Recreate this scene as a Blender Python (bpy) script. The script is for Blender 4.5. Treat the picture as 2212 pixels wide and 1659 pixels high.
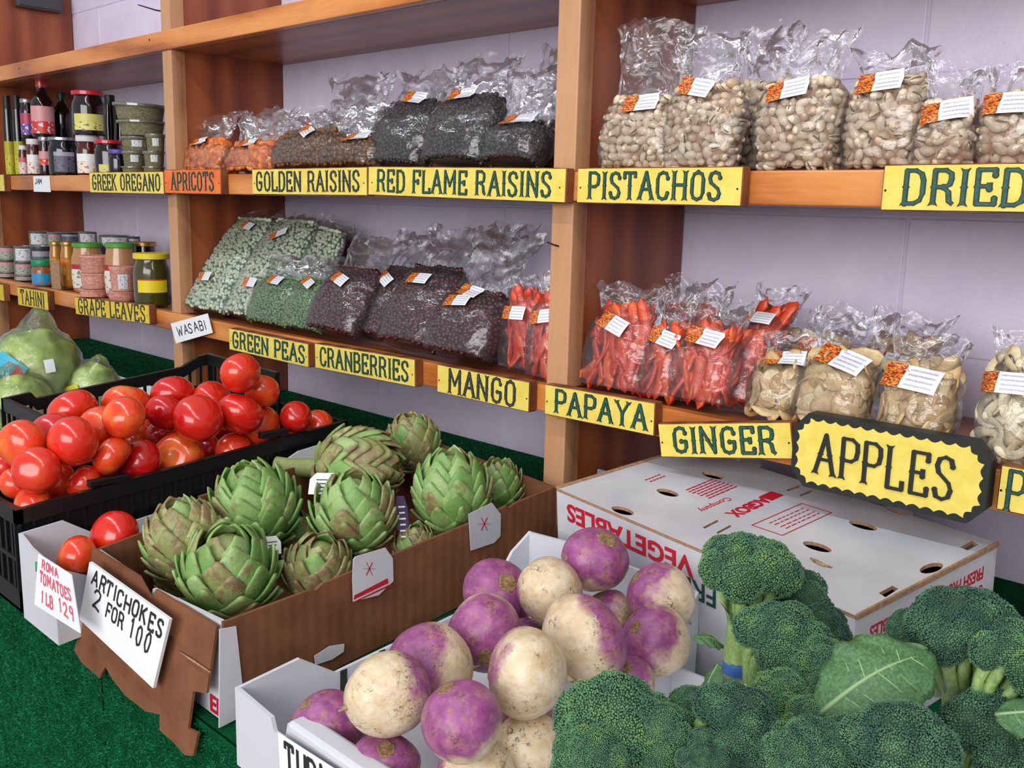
import bpy, bmesh, math, random
import numpy as np
from mathutils import Vector, Matrix, Euler, noise

for _o in list(bpy.data.objects):
    bpy.data.objects.remove(_o)
SC = bpy.context.scene
COL = SC.collection
ZO = 1.25                      # eye height above the floor; positions below are written relative to the eye

# ------------------------------------------------------------------ camera
F_PX, IMG_W, IMG_H = 2070.0, 2212.0, 1659.0
CAM_ROWS = np.array([[0.72373369, 0.68958651, 0.02607663],
                     [0.14425773, -0.11423195, -0.9829246],
                     [-0.67483276, 0.7151374, -0.1821517]])      # right, down, forward
cam_data = bpy.data.cameras.new('camera')
cam_data.sensor_width = 36.0
cam_data.lens = F_PX / IMG_W * 36.0
cam_data.clip_start = 0.02
cam = bpy.data.objects.new('camera', cam_data)
COL.objects.link(cam)
_m = Matrix.Identity(4)
for _r in range(3):
    _m[_r][0] = CAM_ROWS[0][_r]
    _m[_r][1] = -CAM_ROWS[1][_r]
    _m[_r][2] = -CAM_ROWS[2][_r]
_m[2][3] = ZO
cam.matrix_world = _m
SC.camera = cam

# ------------------------------------------------------------------ light and exposure
SC.view_settings.view_transform = 'Standard'
SC.view_settings.look = 'None'
SC.view_settings.exposure = -0.08
SC.view_settings.gamma = 1.0
SC.view_settings.use_curve_mapping = False
world = bpy.data.worlds.new('shop_air')
SC.world = world
world.use_nodes = True
world.node_tree.nodes['Background'].inputs[0].default_value = (0.90, 0.92, 1.0, 1)
world.node_tree.nodes['Background'].inputs[1].default_value = 0.50
try:
    SC.cycles.transparent_max_bounces = 24
    SC.cycles.max_bounces = 5
    SC.cycles.diffuse_bounces = 3
    SC.cycles.glossy_bounces = 3
    SC.cycles.caustics_reflective = False
    SC.cycles.adaptive_threshold = 0.06
except Exception:
    pass

def area(name, loc, target, sx, sy, power, color=(1, 1, 1)):
    d = bpy.data.lights.new(name, 'AREA')
    d.shape = 'RECTANGLE'; d.size = sx; d.size_y = sy; d.energy = power; d.color = color
    o = bpy.data.objects.new(name, d)
    COL.objects.link(o)
    o.location = (loc[0], loc[1], loc[2] + ZO)
    t = Vector(target) - Vector(loc)
    o.rotation_euler = t.to_track_quat('-Z', 'Y').to_euler()
    return o

# daylight from the shop front behind the customer, and rows of ceiling tubes
area('daylight_shopfront', (0.2, -2.5, 0.75), (-1.2, 1.0, -0.1), 3.6, 1.6, 118, (1.0, 0.98, 0.97))
for _i, (_x, _y) in enumerate(((-2.6, -0.15), (-1.2, -0.15), (0.2, -0.15), (1.5, -0.15))):
    area('ceiling_tube', (_x, _y, 1.55), (_x, _y + 0.25, 0.0), 1.2, 0.07, 8.5, (0.93, 0.97, 1.0))

# ------------------------------------------------------------------ pixel <-> place helpers
def ray(px, py):
    v = np.array([px - IMG_W / 2, py - IMG_H / 2, F_PX])
    r = CAM_ROWS.T @ v
    return r / np.linalg.norm(r)
def at_y(px, py, y):
    r = ray(px, py); return Vector(r * (y / r[1]))
WALL_Y, TURF_Z, TURF_S = 1.272, -0.447, 0.0963
def turf(y):
    return TURF_Z + TURF_S * (y - WALL_Y)
def at_h(px, py, h):
    """the place seen at a pixel, h above the sloping display top"""
    r = ray(px, py)
    t = (TURF_Z - TURF_S * WALL_Y + h) / (r[2] - TURF_S * r[1])
    return Vector(r * t)
def at_z(px, py, z):
    r = ray(px, py); return Vector(r * (z / r[2]))
TILT = math.atan(TURF_S)

# ------------------------------------------------------------------ object helpers
def tag(o, label=None, cat=None, group=None, kind=None):
    if label: o['label'] = label
    if cat: o['category'] = cat
    if group: o['group'] = group
    if kind: o['kind'] = kind
    return o
def link(o, parent=None, loc=(0, 0, 0), rot=None):
    COL.objects.link(o)
    if parent is not None:
        o.parent = parent
        o.location = loc
    else:
        o.location = (loc[0], loc[1], loc[2] + ZO)
    if rot is not None:
        if isinstance(rot, (Matrix,)):
            o.rotation_euler = rot.to_euler()
        else:
            o.rotation_euler = rot
    return o
def empty(name, loc, rot=None):
    o = bpy.data.objects.new(name, None)
    o.empty_display_size = 0.02
    return link(o, None, loc, rot)
def inst(name, mesh, parent=None, loc=(0, 0, 0), rot=None, scale=None):
    o = bpy.data.objects.new(name, mesh)
    link(o, parent, loc, rot)
    if scale is not None:
        o.scale = (scale, scale, scale) if isinstance(scale, (int, float)) else scale
    return o

class MB:
    """collects vertices and faces; build() makes one mesh object"""
    def __init__(self):
        self.v = []; self.f = []; self.m = []; self.uv = {}
    def add(self, vs, fs, mi=0):
        o = len(self.v)
        self.v.extend([tuple(p) for p in vs])
        for q in fs:
            self.f.append(tuple(i + o for i in q)); self.m.append(mi)
        return o
    def box(self, c, s, mi=0, rot=None):
        hx, hy, hz = s[0] / 2, s[1] / 2, s[2] / 2
        vs = [Vector((x, y, z)) for x in (-hx, hx) for y in (-hy, hy) for z in (-hz, hz)]
        if rot is not None:
            vs = [rot @ p for p in vs]
        c = Vector(c)
        self.add([p + c for p in vs], [(0, 1, 3, 2), (4, 6, 7, 5), (0, 4, 5, 1), (2, 3, 7, 6), (0, 2, 6, 4), (1, 5, 7, 3)], mi)
        return self
    def lathe(self, prof, n=24, mi=0, c=(0, 0, 0), caps=True, lobes=None):
        vs = []; fs = []
        for (r, z) in prof:
            for k in range(n):
                a = 2 * math.pi * k / n
                rr = r * (1 + (lobes(a, z) if lobes else 0))
                vs.append((c[0] + rr * math.cos(a), c[1] + rr * math.sin(a), c[2] + z))
        m = len(prof)
        for j in range(m - 1):
            for k in range(n):
                k2 = (k + 1) % n
                fs.append((j * n + k, j * n + k2, (j + 1) * n + k2, (j + 1) * n + k))
        if caps:
            if prof[0][0] > 1e-6: fs.append(tuple(range(n - 1, -1, -1)))
            if prof[-1][0] > 1e-6: fs.append(tuple((m - 1) * n + k for k in range(n)))
        self.add(vs, fs, mi)
        return self
    def tube(self, pts, rad, n=8, mi=0, caps=True):
        pts = [Vector(p) for p in pts]
        if isinstance(rad, (int, float)): rad = [rad] * len(pts)
        vs = []; fs = []
        up = Vector((0.13, 0.31, 0.94))
        for i, p in enumerate(pts):
            d = (pts[min(i + 1, len(pts) - 1)] - pts[max(i - 1, 0)]).normalized()
            if abs(d.dot(up)) > 0.96: u = d.cross(Vector((1, 0, 0))).normalized()
            else: u = d.cross(up).normalized()
            w = d.cross(u)
            for k in range(n):
                a = 2 * math.pi * k / n
                vs.append(p + (u * math.cos(a) + w * math.sin(a)) * rad[i])
        for j in range(len(pts) - 1):
            for k in range(n):
                k2 = (k + 1) % n
                fs.append((j * n + k, j * n + k2, (j + 1) * n + k2, (j + 1) * n + k))
        if caps:
            fs.append(tuple(range(n - 1, -1, -1)))
            fs.append(tuple((len(pts) - 1) * n + k for k in range(n)))
        self.add(vs, fs, mi)
        return self
    def grid(self, fn, nu, nv, mi=0, closeu=False, uv=False):
        o = len(self.v)
        vs = []; fs = []
        for j in range(nv + 1):
            for i in range(nu + (0 if closeu else 1)):
                vs.append(fn(i / nu, j / nv))
        w = nu if closeu else nu + 1
        for j in range(nv):
            for i in range(nu):
                i2 = (i + 1) % w if closeu else i + 1
                fs.append((j * w + i, j * w + i2, (j + 1) * w + i2, (j + 1) * w + i))
        self.add(vs, fs, mi)
        if uv:
            for j in range(nv + 1):
                for i in range(w):
                    self.uv[o + j * w + i] = (i / nu, j / nv)
        return self
    def prism(self, poly, z0, z1, mi=0, M=None):
        n = len(poly)
        vs = [Vector((p[0], p[1], z0)) for p in poly] + [Vector((p[0], p[1], z1)) for p in poly]
        if M is not None: vs = [M @ p for p in vs]
        fs = [tuple(range(n - 1, -1, -1)), tuple(range(n, 2 * n))]
        for i in range(n):
            j = (i + 1) % n
            fs.append((i, j, n + j, n + i))
        self.add(vs, fs, mi)
        return self
    def mesh(self, name, mats, smooth=True):
        me = bpy.data.meshes.new(name)
        me.from_pydata(self.v, [], self.f)
        for m in (mats if isinstance(mats, (list, tuple)) else [mats]):
            me.materials.append(m)
        if any(self.m): me.polygons.foreach_set('material_index', self.m)
        if smooth is True:
            me.polygons.foreach_set('use_smooth', [True] * len(self.f))
        if self.uv:
            l = me.uv_layers.new(name='UVMap')
            for lp in me.loops:
                l.data[lp.index].uv = self.uv.get(lp.vertex_index, (0, 0))
        me.update()
        if isinstance(smooth, float):
            me.polygons.foreach_set('use_smooth', [True] * len(self.f))
            me.set_sharp_from_angle(angle=math.radians(smooth))
        return me
    def build(self, name, mats, parent=None, loc=(0, 0, 0), rot=None, smooth=True):
        o = bpy.data.objects.new(name, self.mesh(name, mats, smooth))
        return link(o, parent, loc, rot)

def bevel_box_mesh(name, s, b, mats, seg=2):
    bm = bmesh.new()
    bmesh.ops.create_cube(bm, size=1.0)
    bmesh.ops.scale(bm, vec=s, verts=bm.verts)
    if b > 0:
        bmesh.ops.bevel(bm, geom=list(bm.edges), offset=b, segments=seg, profile=0.5, affect='EDGES')
    me = bpy.data.meshes.new(name)
    bm.to_mesh(me); bm.free()
    for m in (mats if isinstance(mats, (list, tuple)) else [mats]):
        me.materials.append(m)
    return me
def bbox(name, c, s, b, m, parent=None, rot=None):
    return inst(name, bevel_box_mesh(name, s, b, m), parent, c, rot)

# ------------------------------------------------------------------ materials
def srgb(r, g=None, b=None):
    if g is None: r, g, b = r
    def l(c):
        c = c / 255.0
        return c / 12.92 if c <= 0.04045 else ((c + 0.055) / 1.055) ** 2.4
    return (l(r), l(g), l(b), 1.0)
class NT:
    def __init__(self, name):
        self.m = bpy.data.materials.new(name)
        self.m.use_nodes = True
        self.t = self.m.node_tree
        self.b = self.t.nodes['Principled BSDF']
        self.out = self.t.nodes['Material Output']
    def n(self, typ, **kw):
        x = self.t.nodes.new(typ)
        for k, v in kw.items():
            if k.startswith('i_'):
                key = k[2:]
                key = int(key) if key.isdigit() else key
                x.inputs[key].default_value = v
            else: setattr(x, k, v)
        return x
    def l(self, a, b): self.t.links.new(a, b)
    def coords(self, kind='Object', scale=(1, 1, 1), rot=(0, 0, 0)):
        tc = self.n('ShaderNodeTexCoord'); mp = self.n('ShaderNodeMapping')
        mp.inputs['Scale'].default_value = scale; mp.inputs['Rotation'].default_value = rot
        self.l(tc.outputs[kind], mp.inputs[0]); return mp.outputs[0]
    def noise(self, vec, scale, detail=4, rough=0.55, dist=0.0):
        x = self.n('ShaderNodeTexNoise'); x.inputs['Scale'].default_value = scale
        x.inputs['Detail'].default_value = detail; x.inputs['Roughness'].default_value = rough
        x.inputs['Distortion'].default_value = dist
        if vec is not None: self.l(vec, x.inputs['Vector'])
        return x.outputs['Fac']
    def ramp(self, fac, stops, interp='LINEAR'):
        x = self.n('ShaderNodeValToRGB'); e = x.color_ramp.elements
        x.color_ramp.interpolation = interp
        while len(e) < len(stops): e.new(0.5)
        for i, (p, c) in enumerate(stops):
            e[i].position = p; e[i].color = c
        self.l(fac, x.inputs[0]); return x.outputs[0]
    def mix(self, fac, a, b, mode='MIX'):
        x = self.n('ShaderNodeMixRGB', blend_type=mode)
        for i, v in ((0, fac), (1, a), (2, b)):
            if hasattr(v, 'node'): self.l(v, x.inputs[i])
            elif isinstance(v, (int, float)): x.inputs[i].default_value = v
            else: x.inputs[i].default_value = v
        return x.outputs[0]
    def math(self, op, a, b=0.0, clamp=False):
        x = self.n('ShaderNodeMath', operation=op, use_clamp=clamp)
        for i, v in ((0, a), (1, b)):
            if hasattr(v, 'node'): self.l(v, x.inputs[i])
            else: x.inputs[i].default_value = v
        return x.outputs[0]
    def set(self, **kw):
        names = dict(color='Base Color', rough='Roughness', metal='Metallic', coat='Coat Weight', coat_rough='Coat Roughness',
                     spec='Specular IOR Level', alpha='Alpha', trans='Transmission Weight', ior='IOR', sss='Subsurface Weight',
                     sheen='Sheen Weight')
        for k, v in kw.items():
            s = self.b.inputs[names[k]]
            if hasattr(v, 'node'): self.l(v, s)
            else: s.default_value = v
        return self
    def bump(self, h, strength=0.3, dist=0.002):
        x = self.n('ShaderNodeBump'); x.inputs['Strength'].default_value = strength; x.inputs['Distance'].default_value = dist
        self.l(h, x.inputs['Height']); self.l(x.outputs[0], self.b.inputs['Normal']); return self
def plain(name, col, rough=0.5, **kw):
    t = NT(name); t.set(color=srgb(col), rough=rough, **kw); return t.m
def mottled(name, c1, c2, scale=30, rough=0.6, bump=0.0, bscale=None, detail=5, rnd=False, **kw):
    t = NT(name); v = t.coords()
    f = t.noise(v, scale, detail)
    if rnd:
        oi = t.n('ShaderNodeObjectInfo')
        f = t.math('ADD', f, t.math('MULTIPLY', t.math('SUBTRACT', oi.outputs['Random'], 0.5), 0.35))
    t.set(color=t.ramp(f, [(0.35, srgb(c1)), (0.65, srgb(c2))]), rough=rough, **kw)
    if bump: t.bump(t.noise(v, bscale or scale * 3, 4), bump)
    return t.m
def wood(name, dark, mid, light, scale=(9, 9, 0.9), rough=0.35, rings=1.0, coat=0.25, bump=0.08):
    t = NT(name); v = t.coords('Object', scale)
    w = t.n('ShaderNodeTexWave', wave_type='RINGS', rings_direction='Z')
    w.inputs['Scale'].default_value = rings; w.inputs['Distortion'].default_value = 9.0
    w.inputs['Detail'].default_value = 3.0; w.inputs['Detail Scale'].default_value = 1.2
    t.l(v, w.inputs['Vector'])
    v2 = t.coords('Object', tuple(s * 9 for s in scale))
    f = t.math('ADD', t.math('MULTIPLY', w.outputs['Fac'], 0.62), t.math('MULTIPLY', t.noise(v2, 3.0, 6), 0.5))
    big = t.noise(t.coords('Object', (2.3, 2.3, 2.3)), 1.7, 3)
    f = t.math('ADD', f, t.math('MULTIPLY', t.math('SUBTRACT', big, 0.5), 0.7))
    t.set(color=t.ramp(f, [(0.12, srgb(dark)), (0.5, srgb(mid)), (0.95, srgb(light))]), rough=rough, coat=coat, coat_rough=0.25)
    t.bump(f, bump, 0.001)
    return t.m
# ================================================================== the setting: block wall, floor
def mat_wall():
    t = NT('lavender_paint'); v = t.coords('Object')
    oi = t.n('ShaderNodeObjectInfo')
    f = t.noise(v, 14, 5)
    c = t.ramp(f, [(0.3, srgb(220, 209, 236)), (0.7, srgb(232, 223, 244))])
    t.set(color=c, rough=0.38)
    t.bump(t.math('ADD', t.noise(v, 130, 5), t.math('MULTIPLY', t.noise(v, 420, 3), 0.5)), 0.35, 0.0012)
    return t.m
M_WALL = mat_wall()
M_MORTAR = mottled('painted_mortar', (212, 202, 228), (224, 214, 238), 20, 0.5)
M_FLOOR = mottled('shop_concrete', (120, 115, 108), (150, 145, 138), 6, 0.7)
M_TURF = None
def mat_turf():
    t = NT('green_turf_carpet'); v = t.coords('Object')
    f = t.math('ADD', t.math('MULTIPLY', t.noise(v, 18, 4), 0.6), t.math('MULTIPLY', t.noise(v, 420, 3), 0.45))
    c = t.ramp(f, [(0.3, srgb(2, 54, 30)), (0.55, srgb(4, 86, 50)), (0.8, srgb(26, 122, 78))])
    t.set(color=c, rough=0.9, spec=0.1)
    t.bump(t.math('ADD', t.noise(v, 600, 3), t.math('MULTIPLY', t.noise(v, 60, 3), 0.8)), 0.9, 0.004)
    return t.m
M_TURF = mat_turf()
M_BOARD = wood('orange_varnished_pine', (150, 74, 26), (204, 122, 54), (226, 150, 80), (1.0, 10, 10), 0.33, 0.6)
M_POST = wood('pale_pine_post', (140, 88, 56), (182, 128, 88), (200, 150, 110), (9, 9, 0.9), 0.5, 0.5, coat=0.1)
M_PANEL = wood('brown_stained_plywood', (112, 48, 20), (140, 66, 30), (160, 84, 42), (7, 7, 0.5), 0.4, 0.5, coat=0.2)
M_SHELF = wood('brown_stained_shelf', (110, 52, 26), (150, 82, 44), (172, 104, 62), (0.6, 6, 6), 0.38, 0.7, coat=0.3)
M_NAIL = plain('dark_iron', (52, 46, 44), 0.45, metal=0.9)

floor = MB().box((-1.0, 0.0, -ZO - 0.02), (7, 5, 0.04)).build('floor', M_FLOOR, smooth=False)
tag(floor, 'grey concrete shop floor below the display', kind='structure')
wall = MB().box((-1.6, WALL_Y + 0.0525, -0.25), (5.2, 0.10, 2.0)).build('wall_back', M_MORTAR, smooth=False)
tag(wall, 'lavender painted concrete block wall behind the shelves', kind='structure')
BW, BH = 0.365, 0.1765
blk = bevel_box_mesh('block', (BW - 0.004, 0.03, BH - 0.004), 0.002, M_WALL, 2)
for r in range(-4, 4):
    z0 = r * BH
    off = -0.5 if r % 2 else -0.5 + BW / 2
    k0 = -10
    for k in range(k0, 4):
        x0 = off + k * BW
        if x0 < -4.1 or x0 > 0.7: continue
        inst('block', blk, wall, (x0 + BW / 2, WALL_Y + 0.0155 + 0.0004 * math.sin(k * 3.1 + r), z0 + BH / 2))

# ================================================================== shelving unit
shelving = empty('shelving_unit', (-1.5, 1.0, turf(1.0)))
tag(shelving, 'orange pine shelving unit with three long shelves against the lavender wall', 'shelving')
SX, SZ = 1.5, -turf(1.0)     # children are placed relative to the unit's base
def sh(name, c, s, b, m):
    return bbox(name, (c[0] + SX, c[1] - 1.0, c[2] + SZ), s, b, m, shelving)
SH_Z = (-0.247, 0.0475, 0.338)        # tops of the lower, middle and upper shelves
TH = 0.0385
for zt in SH_Z:
    sh('shelf_board', (-1.6, 1.020 + 0.1255, zt - TH / 2 - 0.001), (5.2, 0.251, TH - 0.002), 0.001, M_SHELF)
    sh('front_edging', (-1.6, 1.010, zt - TH / 2), (5.2, 0.020, TH), 0.0022, M_BOARD)
POSTS = (-3.09, -1.975, -0.881, 0.25)
for px in POSTS:
    for (z0, z1) in ((turf(1.02), SH_Z[0] - TH), (SH_Z[0], SH_Z[1] - TH), (SH_Z[1], SH_Z[2] - TH), (SH_Z[2], 0.74)):
        sh('post', (px + 0.019, 1.004 + 0.016, (z0 + z1) / 2), (0.038, 0.032, z1 - z0), 0.0015, M_POST)
        z2 = z0 + (0.025 if z0 < -0.4 else 0)
        sh('side_panel', (px + 0.021, 1.036 + 0.1165, (z2 + z1) / 2), (0.034, 0.233, z1 - z2), 0.0, M_PANEL)
for nx, nz in ((-2.02, 0.325), (-2.75, 0.322), (-1.96, 0.03), (-0.868, -0.268), (-0.6, -0.262), (-2.3, -0.27)):
    o = MB().lathe([(0, 0), (0.0022, 0), (0.0022, 0.0008), (0, 0.001)], 10).build('nail_head', M_NAIL, shelving, (nx + SX, 1.0 - 1.0, nz + SZ), (math.pi / 2, 0, 0))
o = MB().tube([(0, 0, 0), (-0.03, -0.004, 0.006), (-0.09, -0.012, 0.022)], [0.0016, 0.0016, 0.0013], 6).build('bent_nail', M_NAIL, shelving, (-1.974 + SX, 0.012, 0.378 + SZ))
tag(o, 'thin dark nail sticking out of the post')
o = MB().tube([(0, 0, 0), (-0.007, -0.004, 0.002), (-0.013, -0.010, 0.005)], 0.0012, 6).build('bent_nail', M_NAIL, shelving, (-0.866 + SX, 0.004, -0.052 + SZ))

# ================================================================== display stand covered in turf
YF = 0.447
stand = empty('display_stand', (-1.2, YF, -ZO))
tag(stand, 'long sloping produce stand covered in green turf carpet', 'display stand')
L0, L1 = -4.2, 1.2
def stand_fn():
    m = MB()
    zf, zb = turf(YF), turf(WALL_Y - 0.001)
    n = 5
    m.add([(L0, YF, zf), (L1, YF, zf), (L1, WALL_Y - 0.004, zb), (L0, WALL_Y - 0.004, zb),
           (L0, YF, zf - 0.03), (L1, YF, zf - 0.03), (L1, WALL_Y - 0.004, zb - 0.03), (L0, WALL_Y - 0.004, zb - 0.03)],
          [(0, 1, 2, 3), (7, 6, 5, 4), (0, 4, 5, 1), (1, 5, 6, 2), (2, 6, 7, 3), (3, 7, 4, 0)])
    return m
m = stand_fn(); m.v = [(x + 1.2, y - YF, z + ZO) for x, y, z in m.v]
m.build('turf_top', M_TURF, stand, smooth=False)
SEAM = at_y(228, 1480, YF).x
for (a, b) in ((L0, SEAM - 0.0015), (SEAM + 0.0015, L1)):
    m = MB()
    def fn(u, v, a=a, b=b):
        x = a + (b - a) * u
        return (x + 1.2, -0.004 - 0.0025 * math.sin(x * 23) * v - 0.004 * (1 - v) * 0, turf(YF) + 0.0 - (turf(YF) + ZO) * v + ZO)
    m.grid(fn, 60, 12)
    m.build('turf_skirt', M_TURF, stand)
m = MB().box((0, 0.01, (turf(YF) + ZO) / 2 - 0.02), (5.3, 0.012, turf(YF) + ZO - 0.04))
m.build('front_panel', M_PANEL, stand, smooth=False)

# short upright pile of the turf where it shows
M_PILE = mottled('green_turf_fibre', (4, 82, 47), (34, 136, 88), 90, 0.8, spec=0.2)
def pile(name, n, place, seed):
    g = np.random.default_rng(seed)
    P, N = place(g, n)                      # roots and outward normals
    L = g.uniform(0.0025, 0.0055, (n, 1)); Wd = g.uniform(0.0004, 0.0008, (n, 1))
    D = N + g.normal(0, 0.55, (n, 3)); D /= np.linalg.norm(D, axis=1)[:, None]
    S = np.cross(D, g.normal(0, 1, (n, 3))); S /= np.linalg.norm(S, axis=1)[:, None]
    V = np.stack([P - S * Wd, P + S * Wd, P + D * L], 1).reshape(-1, 3)
    V = V - np.array([-1.2, YF, -ZO])
    me = bpy.data.meshes.new(name)
    me.vertices.add(3 * n); me.vertices.foreach_set('co', V.ravel())
    me.loops.add(3 * n); me.loops.foreach_set('vertex_index', np.arange(3 * n, dtype=np.int32))
    me.polygons.add(n); me.polygons.foreach_set('loop_start', np.arange(0, 3 * n, 3, dtype=np.int32))
    me.update(); me.validate(); me.materials.append(M_PILE)
    o = inst(name, me, stand); o['kind'] = 'stuff'
def on_skirt(g, n):
    P = np.stack([g.uniform(-2.3, -0.3, n), np.full(n, YF - 0.005), turf(YF) - g.uniform(0.006, 0.45, n)], 1)
    P = P[np.abs(P[:, 0] - SEAM) > 0.002] if False else P
    return P, np.tile(np.array([[0.0, -0.8, 0.35]]), (n, 1))
def on_top(g, n):
    y = g.uniform(0.93, 1.265, n)
    P = np.stack([g.uniform(-3.2, -0.75, n), y, TURF_Z + TURF_S * (y - WALL_Y) + 0.0002], 1)
    return P, np.tile(np.array([[0.0, 0.0, 1.0]]), (n, 1))
pile('turf_pile', 150000, on_skirt, 3)
pile('turf_pile', 50000, on_top, 4)
# ================================================================== stroke lettering
# each letter: (advance, [polylines]); 's' flags below mark stems that get serifs and a spur
GL = {
 'A': (0.78, [[(0.06, 0), (0.39, 1), (0.72, 0)], [(0.2, 0.36), (0.58, 0.36)]]),
 'B': (0.70, [[(0.1, 0), (0.1, 1), (0.42, 1), (0.57, 0.9), (0.57, 0.64), (0.42, 0.53), (0.1, 0.53)], [(0.42, 0.53), (0.62, 0.41), (0.62, 0.12), (0.45, 0), (0.1, 0)]]),
 'C': (0.70, [[(0.62, 0.78), (0.55, 0.96), (0.36, 1), (0.18, 0.93), (0.1, 0.75), (0.1, 0.25), (0.18, 0.07), (0.36, 0), (0.55, 0.04), (0.62, 0.22)]]),
 'D': (0.72, [[(0.1, 0), (0.1, 1), (0.38, 1), (0.56, 0.9), (0.63, 0.7), (0.63, 0.3), (0.56, 0.1), (0.38, 0), (0.1, 0)]]),
 'E': (0.66, [[(0.58, 0.84), (0.58, 1), (0.1, 1), (0.1, 0), (0.6, 0), (0.6, 0.16)], [(0.1, 0.52), (0.44, 0.52)], [(0.44, 0.44), (0.44, 0.6)]]),
 'F': (0.64, [[(0.58, 0.82), (0.58, 1), (0.1, 1), (0.1, 0)], [(0.1, 0.52), (0.44, 0.52)], [(0.44, 0.44), (0.44, 0.6)]]),
 'G': (0.74, [[(0.62, 0.78), (0.55, 0.96), (0.36, 1), (0.18, 0.93), (0.1, 0.75), (0.1, 0.25), (0.18, 0.07), (0.36, 0), (0.55, 0.05), (0.63, 0.2), (0.63, 0.44), (0.42, 0.44)]]),
 'H': (0.76, [[(0.1, 0), (0.1, 1)], [(0.66, 0), (0.66, 1)], [(0.1, 0.52), (0.66, 0.52)]]),
 'I': (0.34, [[(0.17, 0), (0.17, 1)]]),
 'J': (0.60, [[(0.5, 1), (0.5, 0.2), (0.4, 0.03), (0.24, 0), (0.1, 0.1), (0.08, 0.25)]]),
 'K': (0.74, [[(0.1, 0), (0.1, 1)], [(0.62, 1), (0.12, 0.48)], [(0.28, 0.62), (0.66, 0)]]),
 'L': (0.64, [[(0.1, 1), (0.1, 0), (0.58, 0), (0.58, 0.2)]]),
 'M': (0.90, [[(0.1, 0), (0.1, 1), (0.45, 0.34), (0.8, 1), (0.8, 0)]]),
 'N': (0.78, [[(0.1, 0), (0.1, 1), (0.67, 0), (0.67, 1)]]),
 'O': (0.74, [[(0.37, 1), (0.18, 0.93), (0.1, 0.75), (0.1, 0.25), (0.18, 0.07), (0.37, 0), (0.56, 0.07), (0.64, 0.25), (0.64, 0.75), (0.56, 0.93), (0.37, 1)]]),
 'P': (0.68, [[(0.1, 0), (0.1, 1), (0.42, 1), (0.6, 0.9), (0.62, 0.72), (0.58, 0.54), (0.42, 0.45), (0.1, 0.45)]]),
 'R': (0.74, [[(0.1, 0), (0.1, 1), (0.42, 1), (0.58, 0.9), (0.6, 0.74), (0.56, 0.58), (0.42, 0.5), (0.1, 0.5)], [(0.38, 0.5), (0.54, 0.35), (0.58, 0.08), (0.68, 0)]]),
 'S': (0.68, [[(0.58, 0.8), (0.52, 0.95), (0.34, 1), (0.16, 0.94), (0.1, 0.78), (0.16, 0.62), (0.5, 0.4), (0.58, 0.24), (0.52, 0.07), (0.34, 0), (0.15, 0.04), (0.09, 0.2)]]),
 'T': (0.70, [[(0.06, 0.82), (0.06, 1), (0.64, 1), (0.64, 0.82)], [(0.35, 1), (0.35, 0)]]),
 'U': (0.74, [[(0.1, 1), (0.1, 0.25), (0.18, 0.07), (0.37, 0), (0.56, 0.07), (0.64, 0.25), (0.64, 1)]]),
 'V': (0.76, [[(0.06, 1), (0.38, 0), (0.7, 1)]]),
 'W': (0.96, [[(0.06, 1), (0.26, 0), (0.48, 0.7), (0.7, 0), (0.9, 1)]]),
 'Y': (0.76, [[(0.06, 1), (0.38, 0.48), (0.7, 1)], [(0.38, 0.48), (0.38, 0)]]),
 ' ': (0.42, []),
 '1': (0.36, [[(0.08, 0.8), (0.2, 1), (0.2, 0)]]),
 '2': (0.62, [[(0.1, 0.78), (0.2, 0.97), (0.38, 1), (0.52, 0.86), (0.5, 0.62), (0.12, 0.06), (0.3, 0.1), (0.58, 0)]]),
 '9': (0.6, [[(0.5, 0.6), (0.3, 0.5), (0.12, 0.65), (0.14, 0.9), (0.32, 1), (0.5, 0.86), (0.5, 0.6), (0.42, 0)]]),
 '0': (0.52, [[(0.26, 1), (0.12, 0.8), (0.1, 0.3), (0.22, 0), (0.38, 0.1), (0.44, 0.6), (0.38, 0.92), (0.26, 1)]]),
 '.': (0.22, [[(0.1, 0.0), (0.11, 0.03)]]),
}
def seg_poly(a, b, t):
    d = Vector((b[0] - a[0], b[1] - a[1])); 
    if d.length < 1e-7: d = Vector((1e-5, 0))
    d.normalize(); n = Vector((-d.y, d.x)) * t
    a = Vector(a) - d * t * 0.35; b = Vector(b) + d * t * 0.35
    return [a - n, b - n, b + n, a + n]
def ngon(c, r, n=8):
    return [(c[0] + r * math.cos(6.2832 * k / n + 0.39), c[1] + r * math.sin(6.2832 * k / n + 0.39)) for k in range(n)]
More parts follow.
